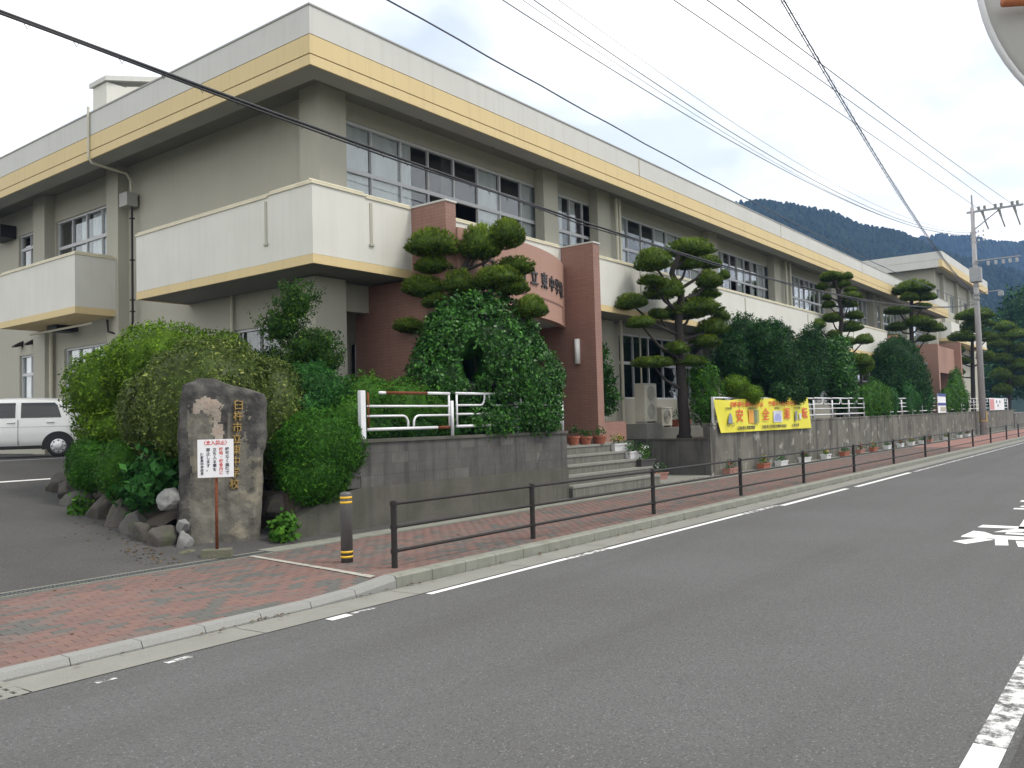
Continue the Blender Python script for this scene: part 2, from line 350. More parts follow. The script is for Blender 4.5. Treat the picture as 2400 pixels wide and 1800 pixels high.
def step_tile():
    m = mat('step_tile', (0.16, 0.16, 0.135), 0.85, var=0.5, vscale=4, vcol=(0.1,0.1,0.085))
    t = m.node_tree; N = t.nodes; K = t.links.new; b = N['Principled BSDF']
    geo = N.new('ShaderNodeNewGeometry'); sp = N.new('ShaderNodeSeparateXYZ'); K(geo.outputs['Position'], sp.inputs[0])
    cb = N.new('ShaderNodeCombineXYZ'); K(sp.outputs[0], cb.inputs[0]); K(sp.outputs[2], cb.inputs[1])
    bt = N.new('ShaderNodeTexBrick'); bt.offset = 0; bt.inputs['Scale'].default_value = 1; bt.inputs['Brick Width'].default_value = 0.062; bt.inputs['Row Height'].default_value = 0.3; bt.inputs['Mortar Size'].default_value = 0.008
    bt.inputs['Color1'].default_value = (1.1,1.1,1.1,1); bt.inputs['Color2'].default_value = (0.75,0.75,0.75,1); bt.inputs['Mortar'].default_value = (0.45,0.45,0.45,1)
    K(cb.outputs[0], bt.inputs['Vector'])
    x = N.new('ShaderNodeMix'); x.data_type = 'RGBA'; x.blend_type = 'MULTIPLY'; x.inputs['Factor'].default_value = 0.9
    old = b.inputs['Base Color'].links[0].from_socket
    K(old, x.inputs['A']); K(bt.outputs['Color'], x.inputs['B']); K(x.outputs['Result'], b.inputs['Base Color'])
    return m
step_m = step_tile()
def glass_mat():
    m = bpy.data.materials.new('window_glass'); m.use_nodes = True; t = m.node_tree; N = t.nodes; K = t.links.new
    N.remove(N['Principled BSDF'])
    g = N.new('ShaderNodeBsdfGlossy'); g.inputs['Roughness'].default_value = 0.015; g.inputs['Color'].default_value = (0.9,0.93,0.95,1)
    tr = N.new('ShaderNodeBsdfTransparent'); tr.inputs['Color'].default_value = (0.9,0.92,0.92,1)
    lwt = N.new('ShaderNodeLayerWeight'); lwt.inputs['Blend'].default_value = .5
    fr = N.new('ShaderNodeMath'); fr.operation = 'POWER'; fr.inputs[1].default_value = 4.0; K(lwt.outputs['Facing'], fr.inputs[0])
    mr = N.new('ShaderNodeMapRange'); mr.inputs['From Max'].default_value = 1.0; mr.inputs['To Min'].default_value = 0.07; mr.inputs['To Max'].default_value = 1.0
    ms = N.new('ShaderNodeMixShader'); K(fr.outputs[0], mr.inputs['Value']); K(mr.outputs[0], ms.inputs[0]); K(tr.outputs[0], ms.inputs[1]); K(g.outputs[0], ms.inputs[2])
    K(ms.outputs[0], N['Material Output'].inputs[0]); return m
glass = glass_mat()
def stone_mat():
    m = mat('monument_stone', (0.15, 0.142, 0.118), 0.9, var=0.9, vscale=3.0, vcol=(0.10,0.095,0.078), fine=0.4, fscale=60, bump=0.7, bscale=16, streak=0.8, streak_col=(0.045,0.044,0.04), streak_scale=(7,7,1.1), patch=((0.25,0.225,0.165), 3.3, 0.58, 0.6))
    return m
stone_m = stone_mat()
stone_dark = mat('monument_lichen', (0.036, 0.035, 0.034), 0.95, var=0.9, vscale=6, vcol=(0.105,0.10,0.088), fine=0.4, fscale=70, bump=0.8, bscale=18)
stone_pale = mat('monument_pale', (0.27, 0.245, 0.205), 0.9, var=0.7, vscale=7, vcol=(0.33,0.25,0.2), fine=0.4, fscale=60, bump=0.8, bscale=18)

LF = dict(
 camellia=leafmat('camellia_leaf', (0.013,0.057,0.008), (0.06,0.195,0.024), 0.42, 0.28, 0.2, (0.13,0.34,0.05)),
 lime=leafmat('lime_leaf', (0.040,0.095,0.006), (0.155,0.27,0.014), 0.6, 0.15, 0.28, (0.27,0.40,0.025)),
 olive=leafmat('olive_leaf', (0.034,0.060,0.010), (0.135,0.19,0.028), 0.5, 0.25, 0.2, (0.38,0.42,0.10)),
 conic=leafmat('conic_leaf', (0.014,0.050,0.008), (0.055,0.125,0.015), 0.6, 0.15, 0.28, (0.17,0.24,0.03)),
 fresh=leafmat('fresh_leaf', (0.014,0.066,0.013), (0.05,0.175,0.03), 0.6, 0.15, 0.28, (0.09,0.28,0.05)),
 azalea=leafmat('azalea_leaf', (0.020,0.080,0.006), (0.062,0.195,0.014), 0.6, 0.15, 0.25, (0.13,0.31,0.025)),
 dark=leafmat('dark_leaf', (0.009,0.036,0.009), (0.034,0.105,0.022), 0.6, 0.15, 0.2, (0.07,0.2,0.045)),
 mid=leafmat('mid_leaf', (0.012,0.048,0.008), (0.038,0.12,0.016), 0.6, 0.15, 0.22, (0.07,0.2,0.03)),
 hedge=leafmat('hedge_leaf', (0.024,0.082,0.008), (0.075,0.205,0.015), 0.6, 0.15, 0.25, (0.14,0.31,0.025)),
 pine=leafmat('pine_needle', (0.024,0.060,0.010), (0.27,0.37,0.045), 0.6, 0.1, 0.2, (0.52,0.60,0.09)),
 forest=leafmat('forest_tree', (0.010,0.022,0.013), (0.022,0.038,0.02), 0.9, 0.05, 0.0),
)

# ================================================================== SETTING
RZ = -0.13                      # road surface
def lot_z(y): return max(0.0, min(1.15, (y-10.15)*0.115))
def pave_z(x, y):               # pavement, dropped towards the kerb at the driveway
    t = min(1, max(0, (6.7-x)/0.75)); k = min(1, max(0, (9.2-y)/2.0))
    return -0.085*t*k
structure(MB().add([(-1500,-1500,-0.3),(2500,-1500,-0.3),(2500,1500,-0.3),(-1500,1500,-0.3)], [(0,1,2,3)]).build('ground', grass_g))
# road: a fine sheet (subdivided near the camera)
structure(MB().add([(-60,-1.6,RZ),(260,-1.6,RZ),(260,6.52,RZ),(-60,6.52,RZ)], [(0,1,2,3)]).build('road', asphalt))
road_o = bpy.data.objects['road']
# far pavement across the street (out of view, keeps the place whole)
structure(MB().box(-60,260,-4.5,-1.6,-0.28,-0.02).build('near_pavement', conc_light))
# road markings, each a painted sheet 4 mm above the asphalt
def paint(name, poly, m=paint_white, z=RZ+0.004):
    return MB().add([(x, y, z) for x, y in poly], [tuple(range(len(poly)))]).build(name, m, road_o)
def prect(name, x0, x1, y0, y1, m=paint_white): return paint(name, [(x0,y0),(x1,y0),(x1,y1),(x0,y1)], m)
prect('edge_line', 10.4, 15.2, 6.345, 6.445); prect('edge_line', 15.2, 17.0, 6.32, 6.46, paint_worn); prect('edge_line', 17.0, 21.4, 6.22, 6.35)
prect('edge_line', 22.0, 27.6, 6.17, 6.30); prect('edge_line', 28, 60, 6.15, 6.27, paint_worn)
prect('edge_line', 6.75, 9.4, 6.38, 6.47); prect('edge_line', 9.4, 10.4, 6.36, 6.47, paint_worn)
prect('paint_scrap', 5.36, 5.62, 6.36, 6.47); prect('paint_scrap', 5.66, 5.95, 6.40, 6.46, paint_worn); prect('paint_scrap', 3.68, 3.9, 6.34, 6.42, paint_worn); prect('paint_scrap', 3.1, 3.25, 6.3, 6.36, paint_worn)
prect('near_edge_line', 1.5, 5.27, 0.775, 0.935); prect('near_edge_line', 5.27, 8.2, 0.775, 0.935, paint_worn); prect('near_edge_line', 11.5, 16.5, 0.775, 0.935)
prect('near_edge_line', 21.5, 26.5, 0.775, 0.935); prect('near_edge_line', 31.5, 36.5, 0.775, 0.935)
# the large painted character in the lane (strokes run across the lane)
for pl in ([(13.22,2.48),(13.02,2.28),(13.62,2.02),(13.74,2.22)], [(13.72,2.46),(13.86,2.47),(14.5,2.42),(14.42,2.26),(14.12,2.1),(14.1,1.3),(13.72,1.3)],
           [(14.95,2.44),(15.3,2.42),(15.3,2.0),(15.3,1.2),(14.98,1.2),(15.0,2.0)], [(14.45,2.15),(14.75,2.05),(15.0,1.9),(16.3,1.97),(16.9,1.7),(16.2,1.5),(15.3,1.72),(14.6,1.8)],
           [(14.3,1.98),(14.5,1.98),(14.5,1.1),(14.3,1.1)], [(13.67,2.02),(13.06,1.93),(13.12,1.78),(13.72,1.87)], [(13.62,1.76),(13.04,1.66),(13.04,1.42),(13.55,1.42)],
           [(17.9,2.33),(18.12,2.33),(18.12,1.3),(17.9,1.3)], [(18.35,2.28),(18.6,2.26),(18.6,1.3),(18.35,1.3)], [(19.4,2.4),(19.7,2.4),(19.7,1.3),(19.4,1.3)]):
    paint('road_letter_stroke', pl)
# gutter slabs
gut = structure(MB().box(-40,160,6.53,7.0,-0.26,RZ-0.05).build('gutter_channel', conc_light))
def warp(mb, f): mb.v = [f(*v) for v in mb.v]; return mb
for _x in [2.73+1.98*k for k in range(35)]+[2.095-1.98*(k+1) for k in range(5)]:
    x1 = _x+1.98
    MB().add([(_x+.006,6.5,RZ+.006),(x1-.006,6.5,RZ+.006),(x1-.006,6.86,RZ-.006),(_x+.006,6.86,RZ-.006),(x1-.006,6.972,RZ-.002),(_x+.006,6.972,RZ-.002)],
             [(0,1,2,3),(3,2,4,5)]).build('gutter_slab', conc_light, gut)
# cast grating at the very left
gt = thing('drain_grating', 'cast concrete drain cover with slots in the gutter at the left edge', 'drain cover', (2.45, 6.75, RZ))
mb = MB()
for r0, r1 in ((6.5,6.56),(6.64,6.68),(6.76,6.80),(6.90,6.985)): mb.box(2.1,2.72,r0,r1,RZ-.05,RZ+.008)
for xx in (2.1,2.21,2.33,2.45,2.57,2.66): mb.box(xx,xx+.06,6.5,6.985,RZ-.05,RZ+.006)
mb.build('cover', conc_light, gt); MB().box(2.1,2.72,6.5,6.985,RZ-.09,RZ-.07).build('pit', black_p, gt)
# kerb stones
kerb = structure(MB().box(-40,160,7.005,7.17,-0.3,-0.2).build('kerb', kerb_old))
def kz(x): return -0.078*min(1, max(0, (6.75-x)/0.7)) + 0.004
k_i = 0; _x = -2.77
while _x < 75:
    x0, x1 = _x+.004, _x+.596; a, b = kz(x0), kz(x1); new = x1 < 7.4
    s_ = 0.05 if new else 0.02
    y0, y1, zb = 7.0, 7.18, -0.26
    mb = MB().add([(x0,y0,zb),(x1,y0,zb),(x1,y1,zb),(x0,y1,zb),(x0,y0,a-s_),(x1,y0,b-s_),(x0,y0+.03,a),(x1,y0+.03,b),(x1,y1,b),(x0,y1,a)],
       [(0,1,5,4),(4,5,7,6),(6,7,8,9),(2,3,9,8),(1,2,8,7,5),(3,0,4,6,9)])
    mb.build('kerb_stone', kerb_m if new else kerb_old, kerb)
    _x += 0.6
structure(MB().box(75,160,7.0,7.18,-0.26,0.004).build('kerb_run', kerb_old))
# pavement bed + bricks
def grid_sheet(x0, x1, y0, y1, nx, ny, zf):
    mb = MB(); vs = [(x0+(x1-x0)*i/nx, y0+(y1-y0)*j/ny) for j in range(ny+1) for i in range(nx+1)]
    mb.add([(x, y, zf(x, y)) for x, y in vs], [(j*(nx+1)+i, j*(nx+1)+i+1, (j+1)*(nx+1)+i+1, (j+1)*(nx+1)+i) for j in range(ny) for i in range(nx)])
    return mb
pave = structure(grid_sheet(-10, 46, 7.18, 9.86, 112, 8, lambda x, y: pave_z(x, y)-0.006).build('pavement', grout))
BW, BH, G = 0.2, 0.1, 0.005
bricks = []
ny = int((9.85-7.185)/BH)
for j in range(ny):
    y0 = 7.185+j*BH; o = (j % 2)*BW/2
    for i in range(int((44+1.2)/BW)):
        x0 = -1.2+i*BW+o
        bricks.append((x0, y0))
def pick(x, y):
    n = noise.noise(Vector((x*1.1, y*1.3, 4.2)))*0.5 + rnd.random()
    return 3 if n > 0.82 else (2 if n > 0.62 else (1 if n < 0.22 else 0))
def bkey(b):   # how large a brick shows: in frame and near
    x, y = b[0]+.1, b[1]+.05
    d = math.hypot(x, y)
    ang = math.degrees(math.atan2(y, x))
    if ang > 68.3: return 1e6 + d
    return d
bricks.sort(key=bkey)
bmesh_ = []
for m_ in BR:
    q = MB().tbox(0, BW-G, 0, BH-G, -0.02, 0.0, 0.0, 0)
    q = MB().add([(0,0,-.02),(BW-G,0,-.02),(BW-G,BH-G,-.02),(0,BH-G,-.02),(0,0,-.003),(BW-G,0,-.003),(BW-G,BH-G,-.003),(0,BH-G,-.003),(.004,.004,0),(BW-G-.004,.004,0),(BW-G-.004,BH-G-.004,0),(.004,BH-G-.004,0)],
        [(0,1,5,4),(1,2,6,5),(2,3,7,6),(3,0,4,7),(4,5,9,8),(5,6,10,9),(6,7,11,10),(7,4,8,11),(8,9,10,11)])
    ob = q.build('brick', m_); bmesh_.append(ob.data); bpy.data.objects.remove(ob)
for (x, y) in bricks[:300]:
    o = bpy.data.objects.new('brick', bmesh_[pick(x, y)]); COL.objects.link(o); o.parent = pave
    zc = pave_z(x, y); o.location = (x, y, zc+rnd.uniform(-.0015, .0015)+0.001)
    sl = (pave_z(x+.1, y+.1)-pave_z(x+.1, y))/.1; o.rotation_euler = (math.atan(sl), -math.atan((pave_z(x+.2, y+.05)-pave_z(x, y+.05))/.2), rnd.uniform(-.006, .006))
V = []; Fq = []; MI = []
for (x, y) in bricks[300:]:
    b0 = len(V); zj = rnd.uniform(-.0015, .0015)+.001
    for (dx, dy, dz) in ((0,0,-.012),(BW-G,0,-.012),(BW-G,BH-G,-.012),(0,BH-G,-.012),(.003,.003,0),(BW-G-.003,.003,0),(BW-G-.003,BH-G-.003,0),(.003,BH-G-.003,0)):
        V.append((x+dx, y+dy, pave_z(x+dx, y+dy)+zj+dz))
    for f in ((0,1,5,4),(1,2,6,5),(2,3,7,6),(3,0,4,7),(4,5,6,7)): Fq.append(tuple(b0+k for k in f))
    MI += [pick(x, y)]*5
o = quad_mesh('brick_paving', np.array(V), np.array(Fq), BR, parent=pave, mi=np.array(MI)); o['kind'] = 'stuff'
pave_far = structure(MB().box(44,160,7.18,9.86,-0.26,0.0).build('pavement_beyond', mat('brick_far', (0.26,0.13,0.105), 0.85, var=0.5, vscale=5, vcol=(0.19,0.12,0.1), fine=0.3, fscale=20)))
# white painted line across the paving
mb = MB()
for q in range(12):
    ya, yb = 9.84-q*.22, 9.84-(q+1)*.22; xa, xb = 6.87-.25*q/12, 6.87-.25*(q+1)/12
    mb.add([(xa,ya,pave_z(xa,ya)+.009),(xb,yb,pave_z(xb,yb)+.009),(xb+.085,yb,pave_z(xb+.085,yb)+.009),(xa+.085,ya,pave_z(xa+.085,ya)+.009)], [(0,1,2,3)])
mb.build('pavement_line', mat('dirty_line', (.36,.35,.31), .8, var=.6, vscale=8, vcol=(.22,.2,.18)), pave)
# concrete strip between bricks and walls, and drain with grate along the driveway
structure(MB().box(7.3,160,9.86,10.52,-0.26,0.012).build('wall_foot_strip', kerb_old))
dr = thing('drain_channel', 'long dark steel drain grate between driveway and brick pavement', 'drain', (2.5, 9.98, 0))
MB().box(-6,7.3,9.865,9.89,-0.2,0.004).box(-6,7.3,10.095,10.125,-0.2,0.004).build('frame', kerb_old, dr)
MB().box(-6,7.3,9.895,10.09,-0.2,-0.06).build('trough', black_p, dr)
mb = MB()
xx = 0.0
while xx < 7.3:
    mb.box(xx, xx+.012, 9.90, 10.085, -.03, .002); xx += .045
for yy in (9.90, 9.99, 10.07): mb.box(-1, 7.3, yy, yy+.014, -.032, -.001)
g_ = mb.build('grate', mat('grate_steel', (.11,.115,.115), .6, metal=.2), dr); g_['kind'] = 'stuff'
# driveway and car park
lot = structure(grid_sheet(-40, 11.6, 10.12, 60, 40, 100, lambda x, y: lot_z(y)).build('driveway', asphalt_old))
def lot_line(x0, x1, yc):
    return MB().add([(x0,yc-.06,lot_z(yc-.06)+.006),(x1,yc-.06,lot_z(yc-.06)+.006),(x1,yc+.06,lot_z(yc+.06)+.006),(x0,yc+.06,lot_z(yc+.06)+.006)], [(0,1,2,3)]).build('parking_line', paint_white, lot)
lot_line(2, 9.6, 20.75); lot_line(2, 9.2, 17.45)
# garden beds
def bed_z(x, y):
    e = min(1, max(0, (x-6.2-max(0, y-11)*0.2)/1.6)); return lot_z(y)*0.6 + 0.15 + 0.65*e + 0.06*noise.noise(Vector((x*2, y*2, 0)))
bed = grid_sheet(6.3, 11.3, 11.45, 17.2, 24, 30, lambda x, y: bed_z(x, y))
bed.v = [(max(v[0], 6.35+max(0, v[1]-11)*0.17), v[1], v[2]) for v in bed.v]
structure(bed.build('planting_bed', soil_m))
structure(MB().box(8.2,9.45,10.72,11.5,-.2,.72).build('bed_corner', soil_m))
structure(MB().box(9.46,15.37,10.665,13.84,-0.2,1.32).build('garden_bed', soil_m))
structure(MB().box(23.05,130,10.71,13.84,-0.2,1.05).build('garden_terrace', soil_m))
structure(MB().box(11.4,69,13.8,45,-0.3,1.10).build('building_plot', conc_light))
structure(MB().box(69,160,13.9,45,-0.3,1.2).build('school_yard', conc_light))

# ================================================================== retaining walls, steps
rw = thing('retaining_wall', 'low grey block retaining wall with sloping end beside the entrance steps', 'wall', (12, 10.5, 0))
MB().prism([(7.9,-.1),(7.9,.03),(8.02,.2),(8.15,.32),(8.5,.47),(8.99,.63),(9.5,.70),(15.55,.70),(15.55,-.1)], 'y', 10.487, 10.70).build('footing', conc_wall, rw)
bz = [0.70, 0.885, 1.07, 1.255]
for r, z0 in enumerate(bz):
    z1 = z0+0.179; xx = 9.0+(0.2 if r % 2 else 0)
    if r == 0: xs0 = 9.5
    else: xs0 = 9.25
    while xx < 15.5:
        a = max(xx, xs0); b = min(xx+.397, 15.53)
        if b-a > .08:
            dy = rnd.uniform(0, .003)
            MB().box(a, b, 10.5+dy, 10.66, z0+.001, z1+.004).build('block', block_m if rnd.random() < .8 else block_m2, rw)
        xx += .4
MB().box(9.2,15.53,10.512,10.64,.70,1.43).build('mortar', mat('mortar', (0.085,0.083,0.077), .95, var=.6, vscale=4), rw)
MB().box(9.1,15.55,10.47,10.69,1.434,1.49).build('coping', conc_wall, rw)
MB().box(15.38,15.55,10.7,13.8,-.1,1.45).build('return_wall', conc_wall, rw)

st = thing('entrance_steps', 'five grey tiled concrete steps leading up to the entrance porch', 'steps', (17.6, 10.4, 0))
for k in range(5):
    y0 = 10.4+.23*k; z1 = .06+.21*(k+1); y1 = y0+.23+.02 if k < 4 else 14.0
    MB().box(15.56,19.6,y0,y1,-.1,z1-.05).build('riser', step_m, st)
    MB().box(15.56,19.62,y0-.018,y1,z1-.05,z1).build('tread', conc_light, st)
structure(MB().box(15.56,22.9,10.52,13.4,-.2,.03).build('porch_apron', conc_light))
sw = thing('stair_side_wall', 'dark stained concrete side wall right of the entrance steps', 'wall', (22.9, 12, 0))
MB().box(22.9,23.1,10.56,13.4,-.1,1.06).build('wall', dark_conc, sw); MB().box(22.87,23.1,10.54,13.4,1.06,1.10).build('coping', conc_wall, sw)
MB().box(19.62,21.2,12.05,13.9,-.1,1.10).build('back_wall', dark_conc, sw); MB().box(21.2,22.9,13.4,13.9,-.1,1.10).build('back_wall', dark_conc, sw)

rr = thing('boundary_wall', 'long stained concrete boundary wall running beside the brick pavement', 'wall', (50, 10.6, 0))
xx = 22.92; k = 0
while xx < 84:
    ln = 1.95 + (0.05 if k % 3 else 0)
    MB().box(xx+.006, xx+ln-.006, 10.5, 10.72, -.1, 1.46+.0022*(xx-23)).build('panel', wall_far, rr)
    xx += ln; k += 1
MB().box(22.92,84,10.512,10.7,-.1,1.44).build('joint_core', dark_conc, rr)
k = 0; xx = 22.92
while xx < 84:
    MB().box(xx+.004, xx+2.99, 10.48, 10.74, 1.468+.0022*(xx-23), 1.53+.0022*(xx-23)).build('coping', wall_far, rr); xx += 3.0
MB().box(84,140,10.5,10.72,-.1,1.3).build('far_wall', wall_far, rr)
# low concrete plinth with the air conditioners
pl = thing('concrete_plinth', 'pale concrete plinth under the air conditioners behind the dark stair wall', 'plinth', (24.4, 12.9, 1.1))
MB().box(23.12,27.2,12.6,13.5,1.05,1.42).build('slab', conc_light, pl, bevel=.01); MB().box(22.95,23.9,12.55,13.3,1.05,1.56).build('block', conc_light, pl, bevel=.01)

# ================================================================== MAIN SCHOOL BUILDING
SB = thing('school_building', 'long two-storey beige school with yellow eave band and white balconies', 'building', (40, 20, 1.1))
XE, YE = 10.22, 12.5             # eave and balcony planes
XW, YW = 11.57, 13.85            # wall planes
XEND = 69.4
def wall_open(mb, axis, f0, f1, a0, a1, z0, z1, ops):
    def bx(p, q, r, s_):
        if q-p < 1e-4 or s_-r < 1e-4: return
        if axis == 'x': mb.box(p, q, f0, f1, r, s_)
        else: mb.box(f0, f1, p, q, r, s_)
    cur = a0
    for (p, q, r, s_) in sorted(ops):
        bx(cur, p, z0, z1); bx(p, q, z0, r); bx(p, q, s_, z1); cur = q
    bx(cur, a1, z0, z1)
    return mb
pane_i = 0
def window(parent, axis, f, a0, a1, z0, z1, ncol, trans=None, opened=(), curt=0.75, sgn=-1, fr=0.055, seed=1, parts=True):
    """axis 'x': window in a plane y=f facing -y ; axis 'y': plane x=f facing -x"""
    rg = random.Random(seed)
    def B(mb, p, q, d0, d1, r, s_, m=0):
        if axis == 'x': mb.box(p, q, f+d0, f+d1, r, s_, m)
        else: mb.box(f+d0, f+d1, p, q, r, s_, m)
    mb = MB(); D0, D1 = 0.02, 0.10
    B(mb, a0, a1, D0-.02, D1, z1-fr, z1); B(mb, a0, a1, D0-.05, D1, z0, z0+fr); B(mb, a0, a0+fr, D0, D1, z0+fr, z1-fr); B(mb, a1-fr, a1, D0, D1, z0+fr, z1-fr)
    w_ = (a1-a0)/ncol
    rows = [(z0+fr, z1-fr)] if trans is None else [(z0+fr, trans-.045), (trans+.045, z1-fr)]
    if trans: B(mb, a0+fr, a1-fr, D0, D1, trans-.045, trans+.045)
    for i in range(1, ncol):
        t = .045 if i % 2 == 0 else .03
        for (r, s_) in rows: B(mb, a0+i*w_-t/2, a0+i*w_+t/2, D0+.003, D1, r, s_)
    W = mb.build('window', alu, parent)
    for i in range(ncol):
        for j, (r, s_) in enumerate(rows):
            if (i, j) in opened: continue
            p = MB(); off = .055 if i % 2 else .07
            B(p, a0+i*w_+.02, a0+(i+1)*w_-.02, off, off+.006, r-.01, s_+.01); p.build('pane', glass, W)
    for i in range(ncol):
        if rg.random() < curt:
            p = MB(); n = 10; zt = z1-.05; zb = z0+.03
            if (i, 0) in opened: continue
            c0, c1 = a0+i*w_+.03, a0+(i+1)*w_*(1)-.03
            c1 = a0+(i+1)*w_-.03
            if rg.random() < .3: c1 = c0+(c1-c0)*rg.uniform(.45, .8)
            vs = []
            for k in range(n+1):
                d = .125+(.014 if a0 < 24 else .004)*math.sin(k*1.7+i); a = c0+(c1-c0)*k/n
                vs += [((a, f+d, zb) if axis == 'x' else (f+d, a, zb)), ((a, f+d, zt) if axis == 'x' else (f+d, a, zt))]
            p.add(vs, [(2*k, 2*k+2, 2*k+3, 2*k+1) for k in range(n)])
            p.build('curtain', curtain_m, W)
    return W
# --- upper front windows
UZ0, UZ1, UT = 6.02, 8.40, 7.33
UW = [(12.15,19.6,8,{(3,0),(4,0),(6,0)},.95),(20.4,22.5,3,set(),.9),(23.62,30.1,7,set(),.75),(31.4,37.35,8,{(2,0),(4,0)},.9),(39.7,44.9,7,set(),.6),(46.0,52.9,8,set(),.4),(54.8,61,7,set(),.5),(62,67.2,6,set(),.5)]
GW = [(23.62,29.9,6),(31.4,37.2,6),(39.7,44.9,5),(46.0,52.5,6),(54.8,61,6)]
mb = MB()
wall_open(mb, 'x', YW, YW+.22, XW+.22, 68.2, 4.97, 8.83, [(a, b, UZ0, UZ1) for a, b, *_ in UW])
mb.build('upper_front_wall', wall_beige, SB)
mb = MB()
wall_open(mb, 'x', YW, YW+.22, 18.76, 68.2, 1.0, 4.79, [(a, b, 2.37, 4.5) for a, b, _ in GW])
mb.build('lower_front_wall', wall_beige, SB)
MB().box(XW+.22, 11.9, YW, YW+.22, 1.0, 4.79).build('lower_corner_wall', wall_beige, SB); MB().box(11.9, 12.85, YW+.002, YW+.25, 4.19, 4.79).build('lintel', wall_beige, SB)
for i, (a, b, n, op, cu) in enumerate(UW): window(SB, 'x', YW+.04, a, b, UZ0, UZ1, n, UT, op, cu, seed=i+3)
for i, (a, b, n) in enumerate(GW): window(SB, 'x', YW+.04, a, b, 2.37, 4.5, n, 3.55, (), .35, seed=i+20)
# --- left side wall
LW = [(22.45,25.9,6.05,8.02,4,7.22),(27.1,28.45,6.3,8.0,2,7.55),(22.4,25.4,2.4,4.2,4,3.52),(27.1,28.4,2.4,4.2,2,3.6),(15.3,17.0,2.3,4.0,2,None)]
mb = MB()
wall_open(mb, 'y', XW, XW+.22, YW, 44, 1.0, 4.79, [(a, b, c, d) for a, b, c, d, *_ in LW if d < 5])
mb.build('lower_side_wall', wall_beige, SB)
mb = MB()
wall_open(mb, 'y', XW, XW+.22, YW, 44, 4.79, 8.83, [(a, b, c, d) for a, b, c, d, *_ in LW if d > 5])
mb.build('upper_side_wall', wall_beige, SB)
for i, (a, b, c, d, n, t) in enumerate(LW): window(SB, 'y', XW+.05, a, b, c, d, n, t, (), .75 if i != 4 else 0, seed=i+40)
# --- floors, core, interior
MB().box(XW+.23, 68.2, YW+.23, 44, 4.80, 4.96).build('floor_slab', soffit_m, SB)
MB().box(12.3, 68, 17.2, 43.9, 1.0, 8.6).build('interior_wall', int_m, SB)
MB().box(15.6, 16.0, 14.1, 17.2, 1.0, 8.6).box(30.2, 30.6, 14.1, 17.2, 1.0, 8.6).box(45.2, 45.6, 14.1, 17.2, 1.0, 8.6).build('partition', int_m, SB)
# --- columns
for (a, b, z0) in ((11.26,12.0,1.0),(19.25,19.95,1.0),(22.1,22.85,1.0),(30.1,30.9,1.0),(36.9,37.65,1.0),(45.0,45.8,1.0),(53.0,53.75,1.0),(61,61.8,1.0),(67.4,68.2,1.0)):
    if a < 12:
        MB().box(a, b, 13.53, 14.15, 4.97, 8.83).build('column', wall_beige, SB)
        MB().box(11.1, 11.92, 13.53, 14.15, z0, 4.786).build('column', wall_beige, SB)
    else:
        MB().box(a, b, 13.55, YW+.01, 4.972, 8.83).build('column', wall_beige, SB)
        if a > 19: MB().box(a, b, 13.55, YW+.01, z0, 4.786).build('column', wall_beige, SB)
for (a, b) in ((21.72,22.33),(26.0,26.75),(31,31.7)):
    MB().box(11.28, XW+.01, a, b, 1.0, 8.83).build('pilaster', wall_beige, SB)
# --- eaves
MB().box(XE+.5, XEND-.5, YE+.5, 44, 8.82, 9.0).build('roof_slab', mat('inner_soffit_shaded', (.21,.207,.175), .9, var=.3, vscale=.8), SB)  # inner soffit colour darkened to carry the shade under the eaves
def ring(z0, z1, inset, th, m, name):
    i = inset
    return MB().box(XE+i, XEND-i, YE+i, YE+i+th, z0, z1).box(XE+i, XE+i+th, YE+i+th, 44, z0, z1).box(XEND-i-th, XEND-i, YE+i+th, 30, z0, z1).build(name, m, SB)
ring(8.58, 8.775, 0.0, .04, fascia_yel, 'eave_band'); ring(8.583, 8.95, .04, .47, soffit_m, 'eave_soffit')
ring(8.775, 8.80, .015, .024, groove_m, 'eave_joint')
ring(8.80, 9.16, 0.0, .039, fascia_yel, 'eave_band')
ring(9.16, 9.18, .02, .40, groove_m, 'eave_joint')
ring(9.18, 9.73, .006, .35, fascia_grey, 'parapet')
ring(9.73, 9.765, -.012, .38, mat('coping_metal', (.33,.33,.32), .6), 'parapet_cap')
for xx in (22.9, 35, 47, 59): MB().box(xx, xx+.018, YE-.001, YE+.01, 9.18, 9.73).build('parapet_joint', groove_m, SB)
for xx in (14.2, 16.9, 21.2, 25.5, 28.4, 33, 36, 41, 44): MB().lathe([(.07,0),(.07,.03)], (xx, 13.4, 8.80), 12).build('soffit_vent', rail_m, SB)
# --- balcony (front and round the corner)
def parapet(axis, f, a0, a1, z0=4.97, z1=6.30, th=.16, name='balcony_wall', mat_=None):
    mb = MB()
    if axis == 'x': mb.box(a0, a1, f, f+th, z0, z1)
    else: mb.box(f, f+th, a0, a1, z0, z1)
    return mb.build(name, mat_ or balc_white, SB)
MB().box(XE, 12.85, YE, YE+.05, 4.79, 4.965).box(XE, XE+.05, YE+.05, 18.85, 4.79, 4.965).box(XE+.05,XW-.001,18.8,18.85,4.79,4.965).build('balcony_band', fascia_yel, SB); MB().box(18.76,51.5,YE,YE+.05,4.79,4.965).build('balcony_band', fascia_yel, SB)
MB().box(XE+.05, 12.84, YE+.05, YW, 4.81, 4.96).box(XE+.05, XW, YW, 18.8, 4.81, 4.96).box(18.76,68,YE+.05,YW,4.81,4.96).box(12.84,18.76,YE+.06,YW,4.82,4.955).build('balcony_slab', mat('balcony_floor', (.22,.22,.2), .9), SB)
parapet('x', YE+.004, XE+.004, 12.85); parapet('y', XE+.004, YE+.164, 18.85); parapet('x', YE+.004, 13.16, 18.45); parapet('x', YE+.004, 18.76, 51.5)
